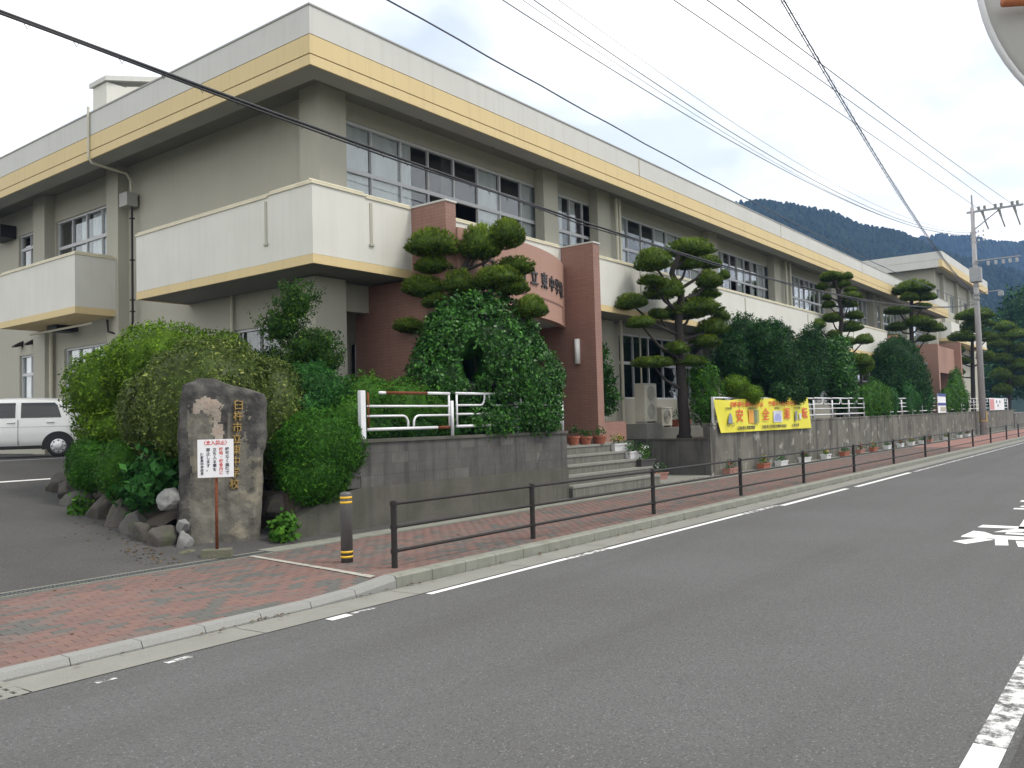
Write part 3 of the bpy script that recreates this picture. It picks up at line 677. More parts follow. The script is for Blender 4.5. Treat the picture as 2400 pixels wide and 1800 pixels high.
MB().box(XE+.17, XW, 18.69, 18.848, 4.97, 6.3).build('balcony_wall', balc_white, SB)
# capping with a small pipe rail
def cap(axis, a0, a1, z=6.30):
    mb = MB()
    if axis == 'x': mb.box(a0, a1, YE-.02, YE+.19, z, z+.045); mb.tube([(a0, YE+.06, z+.085), (a1, YE+.06, z+.085)], .024, 8)
    else: mb.box(XE-.02, XE+.19, a0, a1, z, z+.045); mb.tube([(XE+.06, a0, z+.085), (XE+.06, a1, z+.085)], .024, 8)
    return mb.build('balcony_cap', cap_cream, SB)
cap('x', XE-.02, 11.55); cap('x', 11.56, 12.86, 6.27); cap('y', YE+.19, 13.85); cap('y', 13.86, 18.86, 6.27)
cap('x', 13.16, 18.45, 6.27)
xs = [18.76, 22.7, 30.8, 37.9, 44.8, 51.5]
for a, b in zip(xs, xs[1:]): cap('x', a+.004, b-.004, 6.28)
for xx in (11.70, 22.75, 30.85, 37.95, 44.85):
    MB().box(xx-.035, xx+.035, YE-.012, YE+.03, 5.36, 6.2).box(xx-.06, xx+.06, YE-.03, YE+.03, 5.32, 5.362).build('overflow_channel', wall_beige, SB)
MB().box(XE-.012, XE+.03, 13.88, 13.95, 5.36, 6.2).box(XE-.03, XE+.03, 13.855, 13.975, 5.32, 5.362).build('overflow_channel', wall_beige, SB)
# --- second balcony further along the side wall
MB().box(XE, 11.29, 21.86, 26.42, 4.79, 4.965).build('balcony_band', fascia_yel, SB)
MB().box(XE+.004, XE+.164, 21.864, 26.416, 4.967, 6.30).box(XE+.164, 11.285, 21.864, 22.02, 4.967, 6.30).box(XE+.164, 11.56, 26.26, 26.416, 4.967, 6.30).build('balcony_wall', balc_white, SB)
MB().box(XE-.02, XE+.19, 21.84, 26.44, 6.302, 6.345).box(XE+.19, 11.28, 21.84, 22.04, 6.302, 6.345).tube([(11.28,21.93,6.385),(XE+.06,21.93,6.385),(XE+.06,26.4,6.385)], .024, 8).build('balcony_cap', cap_cream, SB)
# --- downpipes and cable runs
for xx in (23.0, 23.2, 38.0, 38.55, 53.9, 54.25):
    MB().tube([(xx, 13.42, 4.97), (xx, 13.42, 8.66)], .055, 10).build('downpipe', pipe_cream, SB)
for xx in (23.05, 38.3): MB().tube([(xx, 13.42, 1.1), (xx, 13.42, 4.82)], .055, 10).build('downpipe', pipe_cream, SB)
MB().tube([(11.45,26.9,1.1),(11.45,26.9,4.6),(11.45,26.9,8.66)], .06, 10).build('downpipe', pipe_cream, SB)
MB().tube([(11.45,25.98,1.1),(11.45,25.98,4.75)], .06, 10).build('downpipe', pipe_cream, SB)
MB().tube([(XE-.03,21.05,9.9),(XE-.03,21.05,8.62),(XE+.05,21.05,8.5),(10.7,21.05,8.46),(11.2,21.1,8.44),(11.36,21.2,8.3),(11.36,21.15,7.85)], .035, 8).build('conduit', pipe_cream, SB)
MB().tube([(11.40,21.22,7.62),(11.40,21.22,4.6),(11.42,21.35,4.36),(11.42,21.7,4.26),(11.2,22.1,4.4),(11.2,22.15,4.72)], .03, 8).build('conduit', rail_m, SB)
for zz in (7.3, 6.2, 5.15, 4.85): MB().box(11.35,11.45,21.17,21.27,zz,zz+.03).build('pipe_clip', rail_m, SB)
MB().box(11.2,11.5,21.1,21.5,7.62,7.98).build('meter_box', ac_grey, SB, bevel=.01)
MB().tube([(11.5,16.98,1.1),(11.5,16.98,4.82)], .04, 8).build('conduit', pipe_cream, SB)
MB().box(11.1,11.56,28.6,29.6,7.95,8.35).tube([(11.0,29.0,8.1),(11.2,29.0,8.1)], .2, 12).build('exhaust_fan', rail_m, SB)
for yy in (27.3, 28.1): MB().prism([(11.57,4.5),(11.3,4.44),(11.3,4.5),(11.57,4.66)], 'y', yy, yy+.2).build('vent_hood', rail_m, SB)
MB().box(10.9,11.5,24.4,25.0,4.62,4.78).build('ceiling_fan_unit', rail_m, SB)
MB().tube([(10.8,22.2,4.6),(10.8,25.8,4.6)], .03, 8).build('conduit', pipe_cream, SB)
MB().box(11.3,11.56,25.75,26.0,1.5,2.6).build('switch_box', ac_grey, SB)
# --- penthouse on the roof
ph = MB()
for (a, b, c, d) in ((12.15,12.75,9.4,11.95),(15.9,17,9.4,12.9),(12.75,15.9,9.4,10.2)): ph.box(a, b, 24.0, 24.25, c, d)
ph.prism([(12.75,11.7),(15.9,12.6),(15.9,12.9),(12.75,11.98)], 'y', 24.0, 24.25)
ph.box(12.15,12.3,24.25,24.8,9.4,11.95)
ph.build('roof_tower', balc_white, SB); MB().box(12.3,17,24.62,24.8,9.4,11.9).build('roof_tower_shade_panel', int_m, SB)  # dark panel stands in for the shade inside the tower opening
MB().prism([(12.08,11.96),(17.2,13.35),(17.2,13.52),(12.08,12.1)], 'y', 23.92, 24.9).build('roof_tower_slab', fascia_grey, SB)

# --- entrance porch: two fin walls and a curved name panel
MB().box(12.85,13.16,11.51,12.495,1.0,6.29).box(12.851,13.159,12.495,14.3,1.0,4.785).build('porch_wall', tile_m, SB)
MB().box(12.83,13.18,11.49,12.5,6.29,6.33).build('porch_cap', fascia_grey, SB)
MB().box(18.45,18.755,11.49,12.495,1.0,6.27).box(18.451,18.754,12.495,14.3,1.0,4.785).build('porch_wall', tile_m, SB)
MB().box(18.43,18.775,11.47,12.5,6.27,6.31).build('porch_cap', fascia_grey, SB)
AC_X, AC_Y, AC_R = 14.5, 11.36, 8.0
def arc_y(x): return AC_Y + AC_R - math.sqrt(AC_R**2-(x-AC_X)**2)
def arc_panel(x0, x1, z0, z1, d0, d1, n=24):
    mb = MB(); vs = []
    for k in range(n+1):
        x = x0+(x1-x0)*k/n
        vs += [(x, arc_y(x)+d0, z0), (x, arc_y(x)+d0, z1), (x, arc_y(x)+d1, z1), (x, arc_y(x)+d1, z0)]
    fs = []
    for k in range(n):
        a = 4*k; b = a+4
        fs += [(a, b, b+1, a+1), (a+1, b+1, b+2, a+2), (a+2, b+2, b+3, a+3), (a+3, b+3, b, a)]
    fs += [(0,1,2,3), (4*n+3,4*n+2,4*n+1,4*n)]
    return mb.add(vs, fs)
arc_panel(13.165, 18.445, 4.15, 5.79, 0, .18).build('name_panel', tile_plain, SB)
arc_panel(13.7, 17.95, 4.60, 4.64, -.014, .01).build('panel_trim', tile_m, SB); arc_panel(17.91, 17.95, 4.22, 4.598, -.014, .01, 2).build('panel_trim', tile_m, SB); arc_panel(13.7, 13.74, 4.22, 4.598, -.014, .01, 2).build('panel_trim', tile_m, SB)
MB().prism([(13.17,12.3),(13.17,arc_y(13.17)+.19)]+[(13.17+(18.44-13.17)*k/10, arc_y(13.17+(18.44-13.17)*k/10)+.19) for k in range(1, 11)]+[(18.44,13.8),(13.17,13.8)], 'z', 4.2, 4.4).build('porch_ceiling', soffit_m, SB)
for ch, x in zip('臼杵市立東中学校', (14.02,14.62,15.22,15.80,16.36,16.86,17.32,17.72)):
    o = text_mesh('letter', ch, .40, letter_d, .02, bold=.006); o.parent = SB
    sl = (x-AC_X)/math.sqrt(AC_R**2-(x-AC_X)**2)
    o.location = Vector((x, arc_y(x)-.015, 5.0+.012*(18-x)))-WL[SB.name]; o.rotation_euler = (R_(90), 0, math.atan(sl))
    WL[o.name] = WL[SB.name]
MB().tube([(18.40,12.03,3.18),(18.40,12.03,3.82)], .075, 12).build('wall_lamp', lamp_w, SB, smooth=True)
MB().box(12.0,18.7,15.6,15.8,1.0,4.79).build('porch_back_wall', wall_beige, SB)
MB().box(12.3,13.3,15.54,15.6,1.1,3.9).build('door', dark_door, SB)
MB().box(13.9,17.9,15.5,15.6,1.1,3.7).build('entrance_door', dark_door, SB)
# further porch at the far end of the school
for bx_ in ((51.52,51.9,12.0,12.6,1.0,6.1),(61.9,62.3,11.9,13.8,1.0,6.2),(68.0,68.4,11.6,13.8,1.0,6.6),(62.3,68.0,12.0,12.2,4.3,6.1)): MB().box(*bx_).build('far_porch_wall', tile_plain, SB)

# ================================================================== WING BEHIND (taller block at the far end)
WB = thing('school_wing', 'taller beige school block beyond the end of the long building', 'building', (92, 22, 1.1))
mb = MB(); ops = [(82.5+i*3.4, 84.6+i*3.4, z, z+1.7) for i in range(6) for z in (11.0,)]
wall_open(mb, 'x', 15.9, 16.1, 81.2, 102.5, 1, 14.2, ops); mb.box(81.2,81.4,16.1,34,1,14.2); mb.box(81.5,102.4,18.5,34,1,14.1)
mb.build('wall', wall_beige, WB)
for (a, b, z0, z1) in ops: window(WB, 'x', 15.94, a, b, z0, z1, 2, None, (), .6, seed=int(a))
for a in (81.2, 85.0, 91.5, 98.0): MB().box(a, a+.6, 15.6, 15.9, 1, 14.2).build('column', wall_beige, WB)
MB().box(80.2,103.2,14.9,34,14.25,14.45).build('roof_slab', soffit_m, WB)
MB().box(80.0,103.4,14.7,15.0,14.12,14.75).build('eave_band', fascia_yel, WB)
MB().box(80.0,80.3,15.0,34,14.12,14.75).build('eave_band', fascia_grey, WB)
MB().box(80.01,103.39,14.71,14.98,14.77,15.46).box(80.01,80.29,14.98,34,14.77,15.46).build('parapet', fascia_grey, WB)
MB().box(80.03,103.3,14.73,14.9,14.75,14.77).build('eave_joint', groove_m, WB)
MB().box(82,100,14.6,14.76,8.1,9.5).box(82,82.16,14.76,15.9,8.1,9.5).build('balcony_wall', balc_white, WB)
MB().box(81.95,100,14.55,15.9,7.85,8.09).build('balcony_band', fascia_yel, WB)

# ================================================================== VEGETATION
def bump3(P, rs, f, k=7):
    out = np.zeros(len(P))
    for _ in range(k):
        w_ = rs.normal(size=3)*f; out += np.sin(P @ w_ + rs.uniform(0, 6.28))
    return out/k**.5
def sph_quads(nu=18, nv=10):
    th = np.linspace(0, np.pi, nv+1); ph = np.linspace(0, 2*np.pi, nu, endpoint=False)
    V = np.array([(np.sin(t)*np.cos(q), np.sin(t)*np.sin(q), np.cos(t)) for t in th for q in ph])
    F = np.array([(i*nu+j, (i+1)*nu+j, (i+1)*nu+(j+1) % nu, i*nu+(j+1) % nu) for i in range(nv) for j in range(nu)])
    return V, F
SV, SF = sph_quads()
def leaf_cloud(name, blobs, n, L, Wd, m, parent=None, seed=1, lump=.10, freq=3.5, thick=.12, up=.25, rand=.8, core=.78, spikes=0, spike_len=.3, cut=None, zmin=None, clump=7, cspread=.5):
    """leaves spread in the outer shell of a union of ellipsoids. blobs: (cx,cy,cz,rx,ry,rz)"""
    rs = np.random.RandomState(seed); B = np.array(blobs, float); n_full = n; n = max(40, n//clump)
    area = (B[:,3]*B[:,4])**.5*B[:,5] + B[:,3]*B[:,4]; area /= area.sum()
    Pts = []; Nrm = []; got = 0
    ph = [np.random.RandomState(seed+11+i) for i in range(len(B))]
    while got < n:
        k = rs.choice(len(B), size=n, p=area); d = rs.normal(size=(n, 3)); d /= np.linalg.norm(d, axis=1)[:, None]
        r = 1 - np.abs(rs.normal(size=n))*thick + rs.normal(size=n)*.02
        bm = np.zeros(n)
        for i in range(len(B)):
            s_ = k == i
            if s_.any(): bm[s_] = bump3(d[s_]*B[i, 3:6]/B[i, 3:6].mean(), np.random.RandomState(seed+11+i), freq)
        r = r + lump*bm*.6 + .03*np.sin(bm*9)
        P = B[k, :3] + d*B[k, 3:6]*r[:, None]
        keep = np.ones(n, bool)
        for i in range(len(B)):
            q = ((P-B[i, :3])/(B[i, 3:6]*.86)); keep &= ~(((q**2).sum(1) < 1) & (k != i))
        if cut is not None:
            for (cx, cy, cz, ax, ay, az) in cut:
                q = (P-np.array((cx, cy, cz)))/np.array((ax, ay, az)); keep &= (q**2).sum(1) > 1
        if zmin is not None: keep &= P[:, 2] > zmin
        nn = d/B[k, 3:6]; nn /= np.linalg.norm(nn, axis=1)[:, None]
        Pts.append(P[keep]); Nrm.append(nn[keep]); got += keep.sum()
    P = np.concatenate(Pts)[:n]; N = np.concatenate(Nrm)[:n]
    reps = max(1, n_full//n); ct = np.repeat(rs.normal(size=n)*.17, reps)
    P = np.repeat(P, reps, 0) + rs.normal(size=(n*reps, 3))*L*cspread; N = np.repeat(N, reps, 0)
    if spikes:
        k = rs.choice(len(P), spikes); up_ = np.array((0, 0, 1.)); sel = N[k][:, 2] > .1; k = k[sel]
        d = N[k]*.5+up_*.8+rs.normal(size=(len(k), 3))*.25; d /= np.linalg.norm(d, axis=1)[:, None]
        ln = rs.uniform(.3, 1, len(k))*spike_len; add = []; an = []
        for t in np.linspace(.1, 1, 9):
            add.append(P[k]+d*(ln*t)[:, None]+rs.normal(size=(len(k), 3))*L*.35); an.append(d+rs.normal(size=(len(k), 3))*.7)
        P = np.concatenate([P]+add); N = np.concatenate([N]+an)
    n = len(P)
    nr = N + rs.normal(size=(n, 3))*rand + np.array((0, 0, up)); nr /= np.linalg.norm(nr, axis=1)[:, None]
    t = rs.normal(size=(n, 3)); t -= nr*(t*nr).sum(1)[:, None]; t /= np.linalg.norm(t, axis=1)[:, None]
    b = np.cross(nr, t); s_ = rs.uniform(.55, 1.35, n)[:, None]
    a0 = P - t*L*.5*s_; a2 = P + t*L*.5*s_; a1 = P + b*Wd*.5*s_ + nr*L*.08; a3 = P - b*Wd*.5*s_ + nr*L*.08
    V = np.stack([a0, a1, a2, a3], 1).reshape(-1, 3); F = np.arange(4*n).reshape(n, 4)
    ctf = np.zeros(n); ctf[:len(ct)] = ct
    tint = np.repeat(np.clip(rs.beta(2, 2.6, n)+ctf, 0, 1), 4)
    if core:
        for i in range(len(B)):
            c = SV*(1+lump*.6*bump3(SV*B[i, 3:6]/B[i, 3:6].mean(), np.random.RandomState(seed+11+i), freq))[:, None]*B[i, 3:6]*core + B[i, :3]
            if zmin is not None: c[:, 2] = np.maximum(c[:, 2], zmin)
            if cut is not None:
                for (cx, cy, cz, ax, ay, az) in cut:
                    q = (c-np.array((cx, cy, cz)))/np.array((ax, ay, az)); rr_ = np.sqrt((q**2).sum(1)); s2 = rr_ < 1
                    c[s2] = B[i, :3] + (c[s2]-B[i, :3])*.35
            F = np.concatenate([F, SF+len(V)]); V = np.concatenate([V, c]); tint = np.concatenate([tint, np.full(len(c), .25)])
    return quad_mesh(name, V, F, m, tint, parent)
def stems(parent, base, tops, r=.03, m=bark2, name='stem', seed=0):
    rg = random.Random(seed); mb = MB()
    for t in tops:
        mid = [base[i]*.4+t[i]*.6+rg.uniform(-.08, .08) for i in range(3)]
        mb.tube([base, mid, t], [r, r*.7, r*.4], 7)
    return mb.build(name, m, parent, smooth=True)
def shrub(name, label, cat, blobs, n, L, Wd, m, seed, base=None, group=None, **k):
    c = blobs[0]; b = base or (c[0], c[1], c[2]-c[5])
    t = thing(name, label, cat, b, group=group)
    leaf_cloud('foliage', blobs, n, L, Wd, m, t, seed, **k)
    stems(t, b, [(q[0]+(rnd.random()-.5)*.3*q[3], q[1], q[2]) for q in blobs[:4]]+[(c[0]-.3*c[3], c[1], c[2]), (c[0]+.3*c[3], c[1]+.1, c[2])], .035, seed=seed)
    return t
shrub('camellia_bush', 'big rounded camellia with glossy dark leaves overhanging the white fence', 'bush',
      [(13.5,11.05,3.15,1.35,1.0,1.28),(12.6,11.35,2.55,.85,.75,1.05),(14.35,10.8,2.5,1.0,.8,1.05),(14.6,10.72,1.85,.85,.5,.55),(13.3,10.75,1.8,.9,.45,.45),(12.75,11.2,3.3,.7,.7,.75),(14.95,10.85,2.5,.6,.6,.8)], 38000, .078, .044, LF['camellia'], 5,
      base=(13.4,11.2,1.3), lump=.14, freq=2.2, thick=.10, rand=.75, cut=[(11.55,9.84,2.85,.26,.26,.48),(12.01,10.23,2.88,.26,.26,.5),(12.47,10.62,2.92,.25,.25,.48),(12.92,11.01,2.95,.24,.24,.42),(13.3,11.35,3.0,.3,.3,.4)], core=.55)
shrub('lime_bush', 'yellow-green rounded bush, tallest of the shrubs by the driveway', 'bush',
      [(8.5,14.6,2.75,1.2,1.1,.92),(7.75,15.1,2.5,.85,.8,.8),(9.3,14.2,2.9,.7,.7,.7),(7.9,14.8,1.75,.9,.8,.5)], 26000, .062, .03, LF['lime'], 6, base=(8.5,14.7,.7), lump=.10, freq=3.2, thick=.06, core=.85, clump=7, cspread=.5)
shrub('olive_bush', 'large speckled olive-green clipped bush right behind the stone monument', 'bush',
      [(7.95,12.35,2.0,1.25,1.05,1.22),(8.75,11.85,1.75,.75,.7,1.15),(7.35,12.75,2.0,.68,.68,.75),(7.75,11.75,1.9,.7,.5,.72)], 46000, .05, .024, LF['olive'], 7, base=(8.0,12.4,.5), lump=.025, freq=3, thick=.025, core=.9, clump=4, cspread=.3)
shrub('conical_tree', 'slender dark conical tree with feathery tips under the balcony corner', 'tree',
      [(9.75,12.45,3.95,.40,.38,.42),(9.55,12.55,3.55,.42,.4,.38),(9.95,12.3,3.15,.62,.55,.42),(9.6,12.6,2.8,.6,.55,.42),(10.15,12.15,2.95,.42,.4,.3),(9.75,12.4,2.4,.7,.6,.45)], 15000, .062, .026, LF['conic'], 8, base=(9.8,12.4,.9), lump=.25, freq=5, thick=.25, rand=1.0, core=.6, spikes=170, spike_len=.3, up=.1)
shrub('leafy_shrub', 'fresh green leafy shrub below the conical tree', 'bush',
      [(9.35,11.6,2.3,.58,.5,.55),(9.75,11.55,2.15,.5,.45,.6),(9.1,11.5,1.9,.5,.45,.5)], 12000, .055, .026, LF['fresh'], 9, base=(9.4,11.6,.9), lump=.16, freq=4, thick=.16, core=.74)
shrub('azalea_bush', 'round bright green azalea spilling over the sloping wall end', 'bush',
      [(8.95,10.85,1.32,.80,.66,.70),(8.7,10.7,.95,.6,.5,.5)], 26000, .046, .018, LF['azalea'], 10, base=(8.9,10.95,.5), clump=5, cspread=.35, lump=.05, freq=3.5, thick=.09, core=.84, up=.1, spikes=40, spike_len=.12)
shrub('ball_shrub', 'small dark clipped ball shrub nearest the parked car', 'bush', [(7.08,14.6,1.18,.40,.40,.48)], 9000, .034, .017, LF['azalea'], 12, base=(7.12,14.7,.6), clump=4, cspread=.3, lump=.04, thick=.06, core=.88)
shrub('ball_shrub', 'small dark clipped ball shrub beside the speckled bush, second from the car', 'bush', [(6.92,13.15,1.12,.46,.44,.52)], 10000, .034, .017, LF['hedge'], 13, base=(7.0,13.3,.5), clump=4, cspread=.3, lump=.04, thick=.06, core=.88)
shrub('broadleaf_plant', 'loose dark broad-leaved plant between ball shrubs and monument', 'plant', [(6.95,12.1,.98,.36,.36,.42),(6.85,12.6,.9,.3,.3,.35)], 900, .15, .08, LF['fresh'], 14, clump=5, cspread=.6, base=(6.95,12.1,.4), lump=.2, thick=.3, core=.5)
shrub('hedge_bush', 'low soft green hedge behind the left white fence', 'hedge', [(10.4,11.35,2.1,.62,.45,.56),(11.2,11.2,2.0,.7,.45,.6),(11.9,11.1,1.85,.5,.4,.5),(9.8,11.1,1.75,.5,.4,.5)], 15000, .05, .022, LF['hedge'], 15, base=(10.6,11.3,1.3), lump=.12, thick=.12, core=.8)
shrub('hedge_bush', 'dark low shrubs under the left white fence rails', 'hedge', [(10.3,10.95,1.62,.6,.25,.3),(11.3,10.95,1.6,.6,.25,.3),(12.2,10.95,1.6,.6,.25,.3)], 7000, .05, .024, LF['mid'], 16, base=(11.2,10.95,1.3), lump=.15, thick=.15, core=.75)
shrub('dark_shrub', 'dark feathery shrub behind the tallest pruned pine, its top loose', 'bush', [(29.4,12.05,4.3,1.05,.95,1.15),(28.6,12.1,3.6,.8,.8,.9),(30.0,11.9,3.3,.9,.8,1.2)], 16000, .085, .04, LF['dark'], 17, base=(29.4,12.1,1.1), lump=.1, thick=.12, core=.8, spikes=120, spike_len=.5)
shrub('dark_shrub', 'big dark rounded shrub directly above the yellow banner', 'bush', [(29.7,11.1,3.85,1.05,.9,1.3),(30.3,10.95,3.1,.8,.75,1.2),(29.2,11.2,4.3,.7,.7,.7)], 17000, .085, .04, LF['dark'], 18, base=(29.9,11.1,1.1), lump=.07, thick=.09, core=.84, spikes=120, spike_len=.35)
shrub('dark_shrub', 'narrow dark shrub right of the banner shrub', 'bush', [(35.0,11.45,3.9,.72,.72,1.45),(34.6,11.5,3.4,.6,.6,1.2)], 11000, .09, .042, LF['dark'], 19, base=(35,11.45,1.1), lump=.08, thick=.1, core=.83, spikes=60, spike_len=.35)
shrub('camellia_bush', 'upright glossy camellia left of the third pruned pine', 'bush', [(37.4,11.15,3.75,.74,.7,1.3),(37.7,11.1,2.7,.65,.6,.9)], 7000, .12, .066, LF['camellia'], 20, base=(37.5,11.15,1.1), lump=.12, thick=.12, core=.78)
shrub('leafy_shrub', 'loose light green leafy shrub between pine trunk and banner', 'bush', [(23.9,11.15,2.9,.55,.5,.62),(24.2,11.0,2.3,.5,.45,.7),(23.7,11.1,2.0,.4,.4,.6)], 5200, .085, .034, LF['hedge'], 21, base=(24,11.1,1.1), lump=.2, thick=.28, core=.5, spikes=30, spike_len=.25)
shrub('drooping_shrub', 'yellow-green drooping shrub leaning over the banner top', 'bush', [(25.1,10.6,2.62,.66,.42,.36),(25.9,10.42,2.38,.5,.34,.32)], 7500, .07, .02, LF['lime'], 22, base=(25.1,10.9,1.1), lump=.12, thick=.14, core=.75)
shrub('hanging_shrub', 'small dark shrub hanging over the middle of the banner', 'bush', [(28.4,10.42,2.48,.6,.3,.36),(30.0,10.4,2.5,.65,.3,.42)], 5200, .08, .038, LF['dark'], 23, base=(28.8,10.9,1.1), lump=.2, thick=.2, core=.6)
shrub('round_tree_shrub', 'very large dark green dome shrub beneath the fourth pruned pine', 'bush', [(49.2,11.5,4.0,1.95,1.3,1.75),(48.2,11.6,3.2,1.3,1.1,1.4),(50.2,11.2,3.2,1.3,1.1,1.5)], 24000, .11, .05, LF['dark'], 24, base=(49.2,11.5,1.1), clump=7, cspread=.6, lump=.06, thick=.07, core=.87)
shrub('hedge_bush', 'bright green hedge clump right of the upright camellia', 'hedge', [(41.2,10.68,2.4,1.0,.42,.95),(42.5,10.66,2.3,.9,.4,.85),(39.8,10.68,2.2,.9,.4,.8)], 14000, .075, .035, LF['hedge'], 25, base=(41.4,11,1.1), lump=.14, thick=.13, core=.8)
shrub('hedge_bush', 'leafy green hedge clump left of the blue notice', 'hedge', [(44.3,10.68,2.25,.5,.38,.8),(47.4,10.68,2.4,.9,.4,.95),(49.0,10.7,2.3,.9,.4,.85),(52.0,10.7,2.3,.9,.4,.85)], 9000, .085, .04, LF['fresh'], 26, base=(46,11,1.1), lump=.16, thick=.14, core=.78)
shrub('hedge_bush', 'green hedge clump between blue notice and utility pole', 'hedge', [(61.0,10.75,3.0,1.2,.45,1.5),(59.3,10.7,2.5,1.0,.42,1.1),(57.3,10.7,2.3,.9,.4,.85),(63,10.75,2.4,.8,.4,.9)], 10000, .11, .05, LF['hedge'], 27, base=(61.5,11,1.1), lump=.14, thick=.13, core=.8)
shrub('weed_clump', 'light green weed growing at the foot of the monument beside the sloping wall', 'plant', [(7.95,10.5,.26,.2,.16,.18),(7.85,10.42,.17,.14,.12,.12)], 300, .11, .075, LF['hedge'], 28, clump=4, cspread=.4, base=(7.95,10.5,.01), lump=.2, thick=.3, core=0, up=.6)
shrub('weed_clump', 'small sprawling weed on the driveway side of the rock border', 'plant', [(6.55,13.9,.52,.14,.16,.2)], 260, .09, .05, LF['hedge'], 29, clump=5, cspread=.5, base=(6.6,13.9,.38), lump=.2, thick=.3, core=0, up=.5)
shrub('yellow_shrub', 'yellow-green clipped shrub under the third pruned pine', 'bush', [(41.7,11.35,4.0,.6,.55,.5)], 6000, .07, .02, LF['lime'], 30, base=(41.7,11.4,1.1), lump=.06, thick=.1, core=.82)

# ---- cloud-pruned pines
def pad_mesh(seed):
    rs = np.random.RandomState(seed); K = 700; reps = 7; n = K*reps
    d = rs.normal(size=(K, 3)); d /= np.linalg.norm(d, axis=1)[:, None]; low = d[:, 2] < 0; d[:, 2] = np.where(low, d[:, 2]*.35, d[:, 2])
    bm = bump3(d, np.random.RandomState(seed+5), 3.6)*.07
    P = d*(1 - np.abs(rs.normal(size=K))*.05 + bm)[:, None]
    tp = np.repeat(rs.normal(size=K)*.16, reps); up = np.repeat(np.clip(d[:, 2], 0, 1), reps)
    N = np.repeat(d, reps, 0); P = np.repeat(P, reps, 0)+rs.normal(size=(n, 3))*.022
    dr = N*.75+np.array((0, 0, .45))+rs.normal(size=(n, 3))*.38; dr /= np.linalg.norm(dr, axis=1)[:, None]
    sd = np.cross(dr, rs.normal(size=(n, 3))); sd /= np.linalg.norm(sd, axis=1)[:, None]
    ln = rs.uniform(.09, .19, n)[:, None]; wd = rs.uniform(.009, .02, n)[:, None]
    base = P-dr*ln*.4
    V = np.stack([base-sd*wd, base+sd*wd, base+dr*ln+sd*wd*.35, base+dr*ln-sd*wd*.35], 1).reshape(-1, 3)
    tint = np.repeat(np.clip(rs.beta(2, 2.6, n)*.6+.36*up+tp-.05, 0, 1), 4)  # upward needles tinted lighter: new growth plus top light put into the colour
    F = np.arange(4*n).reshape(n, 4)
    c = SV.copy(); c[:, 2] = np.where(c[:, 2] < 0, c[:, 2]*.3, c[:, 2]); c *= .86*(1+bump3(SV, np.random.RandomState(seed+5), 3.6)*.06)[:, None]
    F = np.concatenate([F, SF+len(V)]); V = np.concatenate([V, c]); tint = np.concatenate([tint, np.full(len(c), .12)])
    o = quad_mesh('foliage_pad', V, F, LF['pine'], tint); me = o.data; bpy.data.objects.remove(o); return me
PADS = [pad_mesh(60+i) for i in range(6)]
